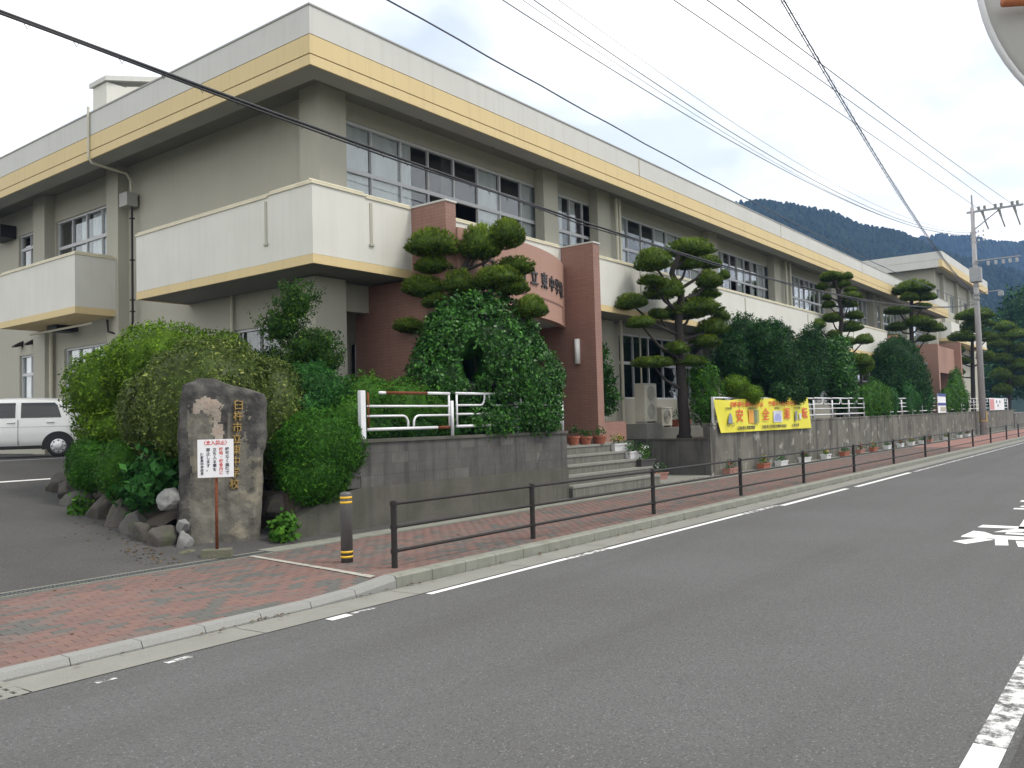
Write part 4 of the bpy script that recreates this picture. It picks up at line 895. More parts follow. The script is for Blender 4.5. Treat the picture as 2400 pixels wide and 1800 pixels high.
PINES = {
'pine1': ([(13.81, 10.8, 1.36), (13.76, 10.78, 2.5), (13.64, 10.88, 3.39), (13.38, 11.16, 4.1), (13.13, 11.44, 4.73), (13.25, 11.24, 5.16), (13.51, 10.88, 5.5)],
  [(12.7, 11.76, 5.43, 0.48, 0.28), (13.39, 11.07, 5.44, 0.38, 0.35), (13.66, 10.6, 5.59, 0.41, 0.29), (12.85, 11.85, 5.03, 0.36, 0.2), (12.74, 12.03, 4.58, 0.43, 0.22), (13.0, 11.31, 4.59, 0.33, 0.26), (13.46, 10.67, 4.67, 0.42, 0.22), (13.91, 10.64, 4.94, 0.44, 0.18), (13.72, 10.52, 4.5, 0.35, 0.18), (13.96, 10.22, 4.08, 0.31, 0.24), (12.66, 12.45, 3.79, 0.29, 0.15), (12.86, 11.8, 4.27, 0.31, 0.15)]),
'pine2': ([(23.46, 11.58, 1.13), (23.43, 11.56, 2.08), (23.38, 11.55, 2.98), (23.31, 11.56, 4.02), (23.28, 11.55, 4.72), (23.33, 11.43, 5.43), (23.14, 11.64, 6.08), (23.25, 11.46, 6.59), (23.41, 11.22, 6.9)],
  [(23.85, 11.35, 6.92, 0.66, 0.28), (22.1, 11.71, 6.36, 0.55, 0.33), (23.9, 11.5, 6.49, 0.42, 0.22), (24.89, 11.19, 6.59, 0.35, 0.21), (21.98, 11.72, 5.75, 0.36, 0.16), (22.74, 11.73, 5.58, 0.53, 0.31), (24.42, 11.04, 5.97, 0.41, 0.27), (25.43, 10.96, 6.23, 0.17, 0.16), (24.69, 11.31, 5.58, 0.45, 0.19), (21.62, 12.23, 5.14, 0.44, 0.22), (24.03, 11.46, 5.09, 0.85, 0.31), (22.68, 11.91, 4.84, 0.28, 0.16), (25.01, 10.94, 4.89, 0.3, 0.18), (21.59, 11.93, 4.51, 0.37, 0.17), (24.71, 11.15, 4.53, 0.47, 0.25), (24.31, 11.2, 4.05, 0.48, 0.2), (23.05, 11.58, 3.81, 0.38, 0.19), (22.18, 11.93, 3.37, 0.55, 0.17), (23.74, 11.61, 3.46, 0.58, 0.17)]),
'pine3': ([(40.09, 11.94, 1.89), (40.07, 11.81, 3.85), (40.04, 11.73, 5.42), (40.05, 11.64, 6.59), (39.88, 11.78, 7.58), (39.81, 11.83, 8.07)],
  [(39.88, 11.95, 8.06, 0.49, 0.22), (40.49, 11.44, 8.08, 0.27, 0.17), (39.73, 12.39, 7.62, 0.31, 0.18), (40.35, 11.72, 7.73, 0.39, 0.18), (40.41, 11.31, 7.42, 0.29, 0.12), (40.09, 11.17, 7.08, 0.42, 0.18), (39.88, 12.23, 7.1, 0.24, 0.14), (40.02, 12.19, 6.79, 0.34, 0.18), (40.53, 11.47, 6.78, 0.39, 0.16), (39.83, 12.04, 6.14, 0.37, 0.22), (40.57, 11.24, 6.24, 0.39, 0.2), (39.15, 12.53, 5.82, 0.45, 0.24), (40.58, 11.39, 5.73, 0.45, 0.25), (39.91, 11.99, 5.34, 0.38, 0.21), (40.11, 11.43, 5.0, 0.34, 0.2), (40.4, 10.79, 5.08, 0.43, 0.23), (40.96, 11.04, 4.15, 0.45, 0.27)]),
'pine4': ([(53.39, 11.74, 1.83), (53.34, 11.6, 4.56), (53.22, 11.59, 6.8), (53.24, 11.46, 8.28), (53.22, 11.42, 9.03)],
  [(53.61, 11.48, 8.99, 1.02, 0.41), (52.82, 11.52, 8.39, 0.47, 0.26), (53.89, 10.95, 8.43, 0.65, 0.26), (53.57, 10.96, 7.84, 0.46, 0.17), (52.47, 12.1, 7.61, 0.65, 0.22), (53.37, 11.16, 6.95, 0.75, 0.31), (52.93, 12.28, 6.71, 0.56, 0.25), (54.27, 10.67, 6.63, 0.62, 0.29), (52.2, 12.45, 6.02, 0.52, 0.21), (53.86, 10.96, 5.97, 0.5, 0.19)]),
'pine5': ([(70.29, 11.32, 1.74), (70.19, 11.21, 4.88), (70.1, 11.14, 7.4), (70.11, 11.01, 8.97)],
  [(69.83, 10.86, 8.74, 1.13, 0.44), (70.25, 11.15, 7.92, 0.71, 0.5), (69.58, 11.64, 7.15, 1.02, 0.38), (71.05, 10.29, 8.1, 0.55, 0.24), (69.83, 12.12, 6.26, 0.58, 0.31), (70.83, 10.22, 7.08, 0.61, 0.35), (70.02, 11.96, 5.4, 0.74, 0.31), (70.6, 10.4, 5.71, 0.63, 0.39), (69.14, 12.1, 4.56, 0.55, 0.28)]),
'pine6': ([(85.11, 10.96, 1.66), (85.06, 10.74, 5.38), (84.92, 10.75, 7.62), (84.8, 10.79, 9.11)],
  [(84.82, 10.9, 8.99, 0.86, 0.43), (84.89, 10.22, 8.19, 1.21, 0.43), (84.32, 11.2, 7.49, 0.89, 0.43), (85.61, 9.8, 6.89, 1.12, 0.5), (84.75, 11.22, 6.18, 0.86, 0.41), (85.35, 9.97, 5.53, 1.08, 0.48), (84.28, 11.27, 4.79, 0.84, 0.52), (85.87, 10.2, 4.16, 1.02, 0.47), (84.58, 11.29, 3.44, 0.74, 0.47)]),
}
PL = {'pine1': 'cloud-pruned pine rising behind the big camellia in front of the porch', 'pine2': 'tallest cloud-pruned pine with bare dark trunk left of the yellow banner',
      'pine3': 'slim cloud-pruned pine with many small pads right of the dark shrubs', 'pine4': 'cloud-pruned pine with wide umbrella top above the large dome shrub',
      'pine5': 'cloud-pruned pine directly behind the utility pole', 'pine6': 'cloud-pruned pine right of the utility pole at the picture edge'}
for key, (tr, pads) in PINES.items():
    t = thing('pine_tree', PL[key], 'tree', tr[0], group='cloud-pruned pines')
    r0 = {'pine1': .13, 'pine2': .2, 'pine3': .17, 'pine4': .2, 'pine5': .22, 'pine6': .24}[key]
    base = (tr[0][0], tr[0][1], 1.05); pts = [base]+list(tr)
    nn = len(pts); mb = MB()
    # resample the trunk with a little wobble
    path = []; rad = []
    for i in range(nn-1):
        for q in range(4):
            f = q/4; a = Vector(pts[i]); b = Vector(pts[i+1]); u_ = (i+f)/(nn-1)
            path.append(a.lerp(b, f)+Vector((rnd.uniform(-1, 1), rnd.uniform(-1, 1), 0))*.02); rad.append(r0*(1.25 if u_ < .05 else 1)*(1-.72*u_))
    path.append(Vector(pts[-1])); rad.append(r0*.25)
    mb.tube(path, rad, 10).build('trunk', bark, t, smooth=True)
    for i, (x, y, z, w_, h) in enumerate(pads):
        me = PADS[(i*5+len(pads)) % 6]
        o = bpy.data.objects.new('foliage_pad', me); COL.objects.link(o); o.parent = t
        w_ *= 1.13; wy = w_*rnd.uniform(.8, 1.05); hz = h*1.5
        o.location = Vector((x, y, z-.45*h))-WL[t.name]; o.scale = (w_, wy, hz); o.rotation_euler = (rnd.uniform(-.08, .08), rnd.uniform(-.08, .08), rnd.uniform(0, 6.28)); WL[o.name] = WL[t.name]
        # branch from the trunk
        c = Vector((x, y, z-.3*h)); near = min(path, key=lambda q: abs(q.z-(z-.45-.25*(c-q).length))*1.0+(c-q).length*.15)
        midp = near.lerp(c, .55)+Vector((0, 0, -.1-.1*rnd.random()))
        if (c-near).length > .15: MB().tube([near, midp, c], [r0*.3, r0*.22, r0*.12], 7).build('branch', bark, t, smooth=True)

# ================================================================== STREET FURNITURE
structure(MB().add([(-60,-1.6,RZ+.003),(260,-1.6,RZ+.003),(260,.73,RZ+.003),(-60,.73,RZ+.003)], [(0,1,2,3)]).build('road_shoulder', asphalt_old))
gr = thing('guard_rail', 'dark brown three-rail pipe guard rail along the kerb', 'railing', (30, 7.3, 0))
PX = [7.22,10.01,13.57,17.44,21.24,25.47,29.95,34.59,38.96,44.4,49.43,54.83,59.63,64.8,70,75.2,80.4]
PYs = [7.42,7.41,7.35,7.33,7.27]+[7.25]*12
for x, y in zip(PX, PYs):
    po = MB().lathe([(.037,-.05),(.037,.78),(.034,.80),(.02,.812)], (x, y, 0), 14).build('post', rail_m, gr, smooth=False)
    for z in (.2, .485, .765):
        MB().lathe([(.046,0),(.046,.05)], (x, y, z-.025), 12).build('collar', rail_m, po)
for i in range(len(PX)-1):
    for z in (.2, .485, .765):
        MB().tube([(PX[i]+.03, PYs[i], z), (PX[i+1]-.03, PYs[i+1], z)], .021, 8, cap=False).build('rail', rail_m, gr, smooth=True)
bo = thing('bollard', 'dark grey bollard with yellow bands at the driveway corner', 'bollard', (7.22, 8.27, 0))
MB().lathe([(.075,0),(.075,.86),(.068,.885),(.03,.895)], (7.22,8.27,-.01), 24).build('body', bol_m, bo, smooth=True)
for z in (.74, .80, .06, .12): MB().lathe([(.0765,0),(.0765,.028)], (7.22,8.27,z), 24).build('reflective_band', yellow_p, bo, smooth=True)

# ---- white pipe fences
def fence_panel(F, x0, x1, y, zt, rusty=False, flip=False, z_scale=1.0):
    h = .62*z_scale; top, bot = zt, zt-h
    m = steel_w
    if rusty:
        MB().tube([(x0+.42, y, top), (x0+1.45, y, top+.004)], .0275, 10).build('rail', rust_m, F, smooth=True)
        MB().tube([(x0+.28, y, top), (x0+.42, y, top)], .027, 10).build('rail', m, F, smooth=True); MB().tube([(x0+1.45, y, top+.004), (x1, y, top+.004)], .027, 10).build('rail', m, F, smooth=True)
        MB().tube([(x1-.35, y, bot), (x1-.02, y, bot)], .0275, 10).build('rail', rust_m, F, smooth=True)
        MB().tube([(x0, y, bot), (x1-.35, y, bot)], .027, 10).build('rail', m, F, smooth=True)
    else:
        MB().tube([(x0, y, top), (x1, y, top)], .027, 8).build('rail', m, F, smooth=True)
        MB().tube([(x0, y, bot), (x1, y, bot)], .027, 8).build('rail', m, F, smooth=True)
    zm = bot+.63*h if not flip else top-.63*h
    MB().tube([(x0, y, zm), (x1, y, zm)], .02, 8).build('rail', m, F, smooth=True)
    zl = bot+.36*h if not flip else top-.36*h; ze = bot if not flip else top; xm = (x0+x1)/2; s_ = -1 if not flip else 1
    for sg, xa in ((-1, x0), (1, x1)):
        xe = xm+sg*.07; r_ = .13
        pth = [(xa, y, zl)]+[(xe+sg*r_*(1-math.sin(t)), y, zl+s_*r_*(1-math.cos(t))) for t in (0, .4, .8, 1.2, 1.57)]+[(xe, y, ze)]
        MB().tube(pth, .02, 8).build('bent_rail', m, F, smooth=True)
def fence_post(F, x, y, z0, z1, wide=False):
    if wide: MB().box(x-.055, x+.055, y-.04, y+.04, z0, z1).build('post', steel_w, F, bevel=.008)
    else: MB().tube([(x, y, z0), (x, y, z1)], .034, 10).build('post', steel_w, F, smooth=True)
FL = thing('pipe_fence', 'white pipe fence with rusty top rail on the left retaining wall', 'fence', (12, 10.58, 1.45))
for i, (a, b) in enumerate(((9.62,11.86),(11.86,13.86),(13.86,15.5))):
    fence_panel(FL, a+.12, b-.06, 10.585, 2.27+.01*i, rusty=(i == 0), flip=(i == 1))
    MB().tube([(a+.14, 10.585, 2.27-.62), (a+.14, 10.585, 2.27)], .02, 8).build('panel_end', steel_w if i else rust_m, FL, smooth=True); MB().tube([(b-.08, 10.585, 2.27-.6), (b-.08, 10.585, 2.25)], .02, 8).build('panel_end', steel_w, FL, smooth=True)
fence_post(FL, 9.62, 10.585, 1.49, 2.3, True)
for x in (11.86, 13.86, 15.5): fence_post(FL, x, 10.585, 1.49, 2.14)
FR = thing('pipe_fence', 'long white pipe fence on top of the boundary wall', 'fence', (50, 10.6, 1.5))
fence_post(FR, 23.42, 10.6, 1.5, 2.3, True)
xx = 23.5; i = 0
while xx < 80:
    zt = 2.27+.0025*(xx-23)*2.2
    fence_panel(FR, xx, xx+2.1, 10.6, zt, flip=True, z_scale=1.0+.003*(xx-23)); fence_post(FR, xx+2.17, 10.6, 1.5, zt-.06)
    xx += 2.24; i += 1
# ---- yellow banner
bn = thing('safety_banner', 'yellow road-safety banner with red characters tied to the white fence', 'banner', (27.2, 10.42, 1.2))
mb = MB(); nx, nz_ = 40, 8; vs = []
for k in range(2):
    for j in range(nz_+1):
        for i in range(nx+1):
            a, b = i/nx, j/nz_
            xl = 23.5-.42*b; xr = 31.42-.16*b; x = xl+(xr-xl)*a; zb = 1.23-.02*a; zt = 2.21+.13*a
            sag = -.03*math.sin(a*math.pi*4)**2*b
            y = 10.42+.016*math.sin(a*17+b*3)+.012*math.sin(a*41)*(1-b) + k*.006
            vs.append((x, y, zb+(zt-zb)*b+sag))
n1 = (nx+1)*(nz_+1); fs = []
for j in range(nz_):
    for i in range(nx):
        q = j*(nx+1)+i; fs.append((q, q+1, q+nx+2, q+nx+1)); fs.append((n1+q+nx+1, n1+q+nx+2, n1+q+1, n1+q))
mb.add(vs, fs).build('cloth', banner_y, bn, smooth=True)
def on_banner(o, x, z, sx=1, sz=1, y=10.385):
    o.parent = bn; o.location = Vector((x, y, z))-WL[bn.name]; o.rotation_euler = (R_(90), 0, 0); o.scale = (sx, sz, 1); WL[o.name] = WL[bn.name]
for ch, x in zip('安全運転', (24.85, 27.0, 28.95, 30.75)): on_banner(text_mesh('character', ch, .42, banner_r, .001, bold=.006), x, 1.70+.006*(x-24), 1.45, 1.0)
on_banner(text_mesh('slogan', '自転車も車のなかま', .17, banner_r, .001, bold=.004), 25.5, 2.06, 1.75, 1.0); on_banner(text_mesh('slogan', '交通ルールを守ろう', .17, banner_r, .001, bold=.004), 28.6, 2.09, 1.75, 1.0)
for tx, x in (('臼杵津久見警察署', 25.35), ('臼杵津久見地区交通安全協会', 27.75), ('臼杵支部', 29.75)): on_banner(text_mesh('sponsor_line', tx, .115, ink, .001, bold=.002), x, 1.34, 1.5, 1.0)
for x, tx in ((24.05,'飲酒運転'),(25.95,'携帯電話使用'),(28.0,'速度違反'),(30.0,'傘さし運転')): on_banner(text_mesh('caption', tx, .075, ink, .001), x, 1.945, 1.6, 1.0)
def patch(x0, x1, z0, z1, m, nm='picture'):
    return MB().box(x0, x1, 10.383, 10.387, z0, z1).build(nm, m, bn)
pb = mat('print_blue', (.33,.36,.62), .6); po_ = mat('print_orange', (.72,.33,.04), .6); pgn = mat('print_green', (.16,.2,.1), .6); pgy = mat('print_grey', (.22,.26,.32), .6); pwh = mat('print_pale', (.62,.64,.72), .6, var=.4, vscale=3)
patch(25.55,25.95,1.48,1.90,po_); patch(25.95,26.22,1.48,1.90,pgn); patch(26.22,26.4,1.48,1.90,mat('print_olive', (.33,.33,.1), .6)); patch(27.65,28.45,1.48,1.86,pwh)
MB().add([(27.75,10.38,1.52),(28.3,10.38,1.52),(28.35,10.38,1.64),(28.2,10.38,1.76),(27.88,10.38,1.76),(27.73,10.38,1.64)], [(0,1,2,3,4,5)]).build('picture', pb, bn)
MB().add([(23.95,10.38,1.5),(24.3,10.38,1.5),(24.25,10.38,1.7),(24.15,10.38,1.83),(24.02,10.38,1.72)], [(0,1,2,3,4)]).build('picture', pgy, bn)
for xc in (23.98, 24.32):
    MB().add([(xc+.1*math.cos(t*.5236), 10.378, 1.46+.055*math.sin(t*.5236)) for t in range(12)]+[(xc+.075*math.cos(t*.5236), 10.378, 1.46+.04*math.sin(t*.5236)) for t in range(12)], [(t, (t+1) % 12, 12+(t+1) % 12, 12+t) for t in range(12)]).build('picture', ink, bn)
patch(29.75,29.95,1.5,1.83,pgy); patch(30.15,30.35,1.55,1.75,pwh)
# ---- notices on the far fence
nb = thing('blue_notice', 'blue and white notice board fixed to the far fence', 'notice', (54.5, 10.45, 1.6))
MB().box(53.6,55.8,10.44,10.47,1.6,2.72).build('board', sign_w, nb); MB().box(53.6,55.8,10.432,10.438,2.55,2.72).box(53.6,55.8,10.432,10.438,2.02,2.18).build('stripe', mat('print_navy', (.03,.05,.22), .5), nb)
MB().box(54.2,55.7,10.432,10.438,1.68,1.94).build('picture', mat('print_sand', (.42,.38,.28), .5), nb)
on = thing('white_notice', 'white and pink notice on the fence right of the pole', 'notice', (74, 10.45, 1.6))
MB().box(71.6,78.6,10.44,10.47,1.66,2.58).build('board', sign_w, on); MB().box(71.7,73.6,10.432,10.438,1.7,2.5).build('picture', mat('print_pink', (.62,.25,.25), .5), on)
for x, z in ((74.6,2.2),(75.2,1.9),(76.2,2.2)): MB().box(x, x+.4, 10.432, 10.438, z, z+.2).build('character', ink, on)

# ---- stone monument
mo = thing('stone_monument', 'tall rough standing stone with gold characters beside the driveway', 'monument', (7.32, 11.08, 0), R_(-16)); mo.scale = (.89, .95, 1)
outline = [(-.72,0),(-.74,.5),(-.70,1.0),(-.72,1.6),(-.69,2.1),(-.62,2.38),(-.35,2.47),(-.12,2.46),(.1,2.38),(.4,2.32),(.7,2.24),(.76,2.12),(.75,1.6),(.66,1.32),(.68,.9),(.62,.4),(.6,0)]
bm = bmesh.new()
nu, nv = 64, 96
def inside_span(z):
    xs_ = []
    n = len(outline)
    for i in range(n):
        (x0, z0), (x1, z1) = outline[i], outline[(i+1) % n]
        if (z0-z)*(z1-z) <= 0 and abs(z1-z0) > 1e-6: xs_.append(x0+(x1-x0)*(z-z0)/(z1-z0))
    return (min(xs_), max(xs_)) if xs_ else (0, 0)
grid = []
for side in (0, 1):
    for j in range(nv+1):
        z = 2.465*j/nv; a, b = inside_span(max(.01, min(2.455, z)))
        if j == nv: a, b = -.42, -.1
        for i in range(nu+1):
            t = i/nu; x = a+(b-a)*t
            ed = min(1, min(t, 1-t)*8); top = min(1, (2.5-z)*4)
            dep = (.19*(ed**.5)*(.5+.5*top)+.01)
            nzv = noise.noise(Vector((x*2.3, z*2.0, 3+side*7)))*.06+noise.noise(Vector((x*7, z*6, 9+side)))*.022
            fl = 1.0
            if side == 0 and .0 < x < .42 and .8 < z < 2.2: fl = .35
            y = -(dep+nzv*fl) if side == 0 else (dep+nzv)
            grid.append(bm.verts.new((x, y, z)))
N1 = (nu+1)*(nv+1)
for side in (0, 1):
    for j in range(nv):
        for i in range(nu):
            q = side*N1+j*(nu+1)+i
            f = [grid[q], grid[q+1], grid[q+nu+2], grid[q+nu+1]]
            fc = bm.faces.new(f if side == 0 else f[::-1])
            cx = (f[0].co.x+f[1].co.x)/2; cz = (f[0].co.z+f[2].co.z)/2
            w_ = noise.noise(Vector((cx*3, cz*2.2, 1)))+.45*noise.noise(Vector((cx*11, cz*8, 2)))+.25*noise.noise(Vector((cx*25, cz*22, 5)))
            lich = (cz > 2.05+.25*w_) or (cx < -.60+.07*w_) or (cx > .30+.22*w_ and cz > 1.45+.2*w_) or (.02 > cx > -.22 and cz > 1.5+.3*w_)
            w2 = noise.noise(Vector((cx*9, cz*8, 4)))+.6*noise.noise(Vector((cx*22, cz*20, 6)))
            pale = ((cx+.32)/.22)**2+((cz-2.06)/.12)**2+.9*w2 < 1 or ((cx+.14)/.085)**2+((cz-1.68)/.40)**2+1.1*w2 < .9
            fc.material_index = 2 if pale else (1 if lich else 0); fc.smooth = True
for j in range(nv):
    for i in (0, nu):
        a = grid[j*(nu+1)+i]; b = grid[(j+1)*(nu+1)+i]; c = grid[N1+(j+1)*(nu+1)+i]; d = grid[N1+j*(nu+1)+i]
        fc = bm.faces.new([a, d, c, b] if i == 0 else [a, b, c, d]); fc.material_index = 1
for i in range(nu):
    q = nv*(nu+1)+i; fc = bm.faces.new([grid[q], grid[q+1], grid[N1+q+1], grid[N1+q]]); fc.material_index = 1
me = bpy.data.meshes.new('slab'); bm.to_mesh(me); bm.free()
for q in (stone_m, stone_dark, stone_pale): me.materials.append(q)
so = bpy.data.objects.new('slab', me); COL.objects.link(so); so.parent = mo
for i, ch in enumerate('臼杵市立東中学校'):
    o = text_mesh('character', ch, .16, gold, .03, bold=.0); o.parent = mo
    o.location = (.19-.012*i, -.215, 2.06-.165*i); o.rotation_euler = (R_(90), 0, 0)
# ---- prohibition sign in front of it
sg = thing('notice_sign', 'white no-entry notice board on a rusty post in a concrete block', 'sign', (6.62, 10.18, 0), R_(-42))
MB().tbox(-.2,.2,-.1,.1,0,.115,.012).build('base_block', rock_m[3], sg, local=True, bevel=.008)
MB().tube([(0,0,.1),(0,0,1.12)], .021, 10).build('post', rust_m, sg, local=True, smooth=True)
MB().box(-.232,.232,-.034,-.024,1.075,1.585).build('board', sign_w, sg, local=True)
def on_sign(txt, x, z, size, m, sp=None, b=.0012):
    o = text_mesh('lettering', txt, size, m, .0008, sp, b); o.parent = sg; o.location = (x, -.0355, z); o.rotation_euler = (R_(90), 0, 0)
on_sign('（立入禁止）', 0, 1.535, .062, ink_r, b=.0018)
for txt, x, sz, m, z in (('許可なく無断で', .15, .052, ink, 1.29), ('校地・校舎内に', .07, .052, ink_r, 1.29), ('立ち入る事を', -.012, .052, ink, 1.31), ('禁止します。', -.095, .052, ink, 1.31), ('臼杵東中学校長', -.175, .043, ink, 1.255)):
    on_sign('\n'.join(txt), x, z, sz, m, 1.02 if sz > .05 else 1.0)

# ---- boulders of the border
def boulder(label, c, r, m, seed, rot=0):
    bm = bmesh.new(); bmesh.ops.create_icosphere(bm, subdivisions=4, radius=1)
    rg = random.Random(seed*17); pls = [(Vector((rg.gauss(0,1), rg.gauss(0,1), rg.gauss(0,1))).normalized(), rg.uniform(.62, .92)) for _ in range(13)]
    for v in bm.verts:
        d = v.co.normalized(); q = Vector((seed*3.1, seed*1.7, 0)); p_ = d*1.12
        for n_, k in pls:
            e_ = p_.dot(n_)-k
            if e_ > 0: p_ = p_-n_*e_*.9
        p_ = p_*(1+.10*noise.noise(d*2.2+q)+.06*noise.noise(d*5+q)+.03*noise.noise(d*11+q)); p_.z = max(p_.z, -.8)
        v.co = Vector((p_.x*r[0]*1.12, p_.y*r[1]*1.12, p_.z*r[2]*1.12))
    me = bpy.data.meshes.new('boulder'); bm.to_mesh(me); bm.free(); me.materials.append(m)
    me.polygons.foreach_set('use_smooth', [True]*len(me.polygons))
    o = bpy.data.objects.new('boulder', me); COL.objects.link(o); o.location = c; o.rotation_euler = (0, 0, rot)
    return tag(o, label, 'boulder', 'boulders edging the planting bed')
RK = [((7.18,16.0,.86),(.32,.3,.26),1,'boulder at the car-park end of the rock border'),((6.98,15.3,.75),(.25,.24,.25),1,'second boulder from the car-park end of the rock border'),
 ((6.85,14.75,.66),(.28,.26,.26),0,'third boulder from the car-park end of the rock border'),((6.72,13.5,.55),(.33,.34,.34),1,'brown boulder just right of the sprawling weed'),
 ((6.62,12.8,.45),(.34,.33,.36),1,'tall brown boulder in the middle of the rock border'),((6.52,12.2,.32),(.25,.25,.30),0,'grey boulder under the loose broad-leaved plant'),
 ((6.42,11.7,.26),(.28,.27,.33),1,'dark boulder second from the monument at the ground'),((6.42,11.25,.22),(.27,.22,.34),1,'dark wide boulder touching the left side of the monument'),
 ((6.60,11.42,.80),(.24,.2,.18),2,'pale rounded boulder lying on top of the border beside the monument'),((6.62,11.12,.45),(.13,.12,.13),2,'small pale stone beneath the pale rounded boulder'),
 ((6.55,11.0,.20),(.14,.12,.20),2,'upright pale stone wedged against the monument foot'),((6.42,10.72,.08),(.22,.15,.12),3,'low mossy rock at the driveway corner of the monument'),
 ((6.75,10.62,.06),(.24,.13,.10),3,'flat mossy rock behind the notice post'),((8.2,10.95,.62),(.36,.26,.30),1,'brown boulder between monument and sloping wall end'),
 ((7.75,10.62,.07),(.16,.1,.08),3,'little mossy rock at the weed by the sloping wall')]
for i, (c, r, m, lb) in enumerate(RK): boulder(lb, (c[0]+.08, c[1], c[2]-.09), tuple(q*.8 for q in r), rock_m[m], i+1, i*.9)

# ---- planters
def planter(name, label, cat, loc, m, plant_m, lx=.6, rotz=0, flowers=None, seed=1, group=None, plant_h=.22, n=130):
    t = thing(name, label, cat, loc, rotz, group)
    h = .19; a, b = lx/2, .115
    mb = MB().add([(-a+.03,-b+.02,0),(a-.03,-b+.02,0),(a-.03,b-.02,0),(-a+.03,b-.02,0),(-a,-b,h),(a,-b,h),(a,b,h),(-a,b,h),(-a+.02,-b+.02,h),(a-.02,-b+.02,h),(a-.02,b-.02,h),(-a+.02,b-.02,h),(-a+.02,-b+.02,h-.03),(a-.02,-b+.02,h-.03),(a-.02,b-.02,h-.03),(-a+.02,b-.02,h-.03)],
       [(0,3,2,1),(0,1,5,4),(1,2,6,5),(2,3,7,6),(3,0,4,7),(4,5,9,8),(5,6,10,9),(6,7,11,10),(7,4,8,11),(8,9,13,12),(9,10,14,13),(10,11,15,14),(11,8,12,15)])
    mb.box(-a-.012,a+.012,-b-.012,-b,h-.035,h); mb.box(-a-.012,a+.012,b,b+.012,h-.035,h)
    mb.build('box', m, t, local=True)
    MB().add([(-a+.02,-b+.02,h-.028),(a-.02,-b+.02,h-.028),(a-.02,b-.02,h-.028),(-a+.02,b-.02,h-.028)], [(0,1,2,3)]).build('earth', soil_m, t, local=True)
    sv = WL[t.name]; WL[t.name] = Vector((0, 0, 0))
    o = leaf_cloud('plant', [(x*a*.6, 0, h+plant_h*.35, a*.4, b*.8, plant_h*.6) for x in (-1, 0, 1)], n, .07, .03, plant_m, t, seed, lump=.3, thick=.4, core=0, up=.2, clump=6, cspread=.6); o['kind'] = 'stuff'
    if flowers: leaf_cloud('flower', [(0, 0, h+plant_h*.6, a*.7, b*.7, plant_h*.4)], 14, .04, .04, flowers, t, seed+3, core=0, thick=.2, up=.8, clump=1, cspread=.1)['kind'] = 'stuff'
    WL[t.name] = sv
    return t
fl_w = leafmat('white_flower', (.6,.6,.58), (.75,.75,.73)); fl_y = leafmat('yellow_flower', (.6,.35,.03), (.7,.45,.05)); fl_r = leafmat('red_flower', (.45,.05,.06), (.6,.1,.1))
PLN = [(23.6,'t'),(26.2,'t'),(27.75,'w'),(30.05,'w'),(32.4,'w'),(34.7,'t'),(36.9,'t'),(38.9,'t'),(41.2,'w'),(43.6,'w'),(45.8,'w'),(48.1,'w'),(50.0,'t'),(54.2,'w'),(58.2,'w'),(60.9,'w')]
wc = tcn = 0
for i, (x, c) in enumerate(PLN):
    if c == 'w': lb = 'white planter at the boundary wall foot, %s white one from the steps' % ORD[wc]; wc += 1
    else: lb = 'brown planter at the boundary wall foot, %s brown one from the steps' % ORD[tcn]; tcn += 1
    planter('planter_box', lb, 'planter', (x, 10.22, .013), plastic_w if c == 'w' else (terracotta if i % 2 else plastic_pink), LF[('mid','hedge','fresh')[i % 3]], .62, rnd.uniform(-.05, .05), (fl_r, fl_y, None)[i % 3], 100+i, 'planters along the boundary wall', .2 if c == 'w' else .26)
planter('planter_box', 'brown planter with white flowers on the ground right of the steps', 'planter', (20.9, 11.25, .03), plastic_pink, LF['mid'], .75, R_(-25), fl_w, 130, plant_h=.28, n=220)
planter('planter_box', 'grey-white planter on the fourth step, highest on the stairs', 'planter', (19.05, 11.26, .90), plastic_w, LF['hedge'], .62, R_(-8), fl_y, 131, plant_h=.25)
planter('planter_box', 'white planter on the third step', 'planter', (19.32, 11.0, .69), plastic_w, LF['mid'], .55, R_(-8), None, 132, plant_h=.3, n=200)
planter('planter_box', 'black planter with pale flowers on the second step', 'planter', (19.5, 10.77, .48), plastic_black, LF['hedge'], .6, R_(-8), fl_w, 133, plant_h=.4, n=260)
def pot(label, loc, m, r, h, pm, seed, ph=.25, L_=.09):
    t = thing('flower_pot', label, 'pot', loc, group='pots on the landing')
    MB().lathe([(r*.7,0),(r*.95,h*.8),(r*1.06,h*.8),(r*1.06,h),(r*.92,h),(r*.88,h*.86)], (0,0,0), 18).build('pot', m, t, local=True)
    sv = WL[t.name]; WL[t.name] = Vector((0, 0, 0)); leaf_cloud('plant', [(0,0,h+ph*.4,r*1.1,r*1.1,ph*.6)], 90, L_, .03, pm, t, seed, core=0, thick=.5, up=.3, clump=5, cspread=.4)['kind'] = 'stuff'; WL[t.name] = sv
pot('terracotta pot with spiky plant beside the block wall at the top of the steps', (16.05,11.55,1.11), terracotta, .15, .24, LF['hedge'], 140, .35)
pot('small white pot at the top of the steps', (16.75,11.52,1.11), plastic_w, .10, .17, LF['mid'], 141, .12)
pot('terracotta pot with dark red plant at the top of the steps', (17.3,11.5,1.11), terracotta, .15, .22, LF['dark'], 142, .3)
pot('wide terracotta pot in front of the right porch wall', (17.75,11.45,1.11), terracotta, .17, .2, LF['mid'], 143, .22)
pot('terracotta pot at the right end of the landing', (18.3,11.36,1.11), terracotta, .16, .2, LF['fresh'], 144, .25)
rb = thing('brick_planter', 'red brick planter box with a leafy shrub right of the porch wall', 'planter', (20.3, 12.4, 1.1))
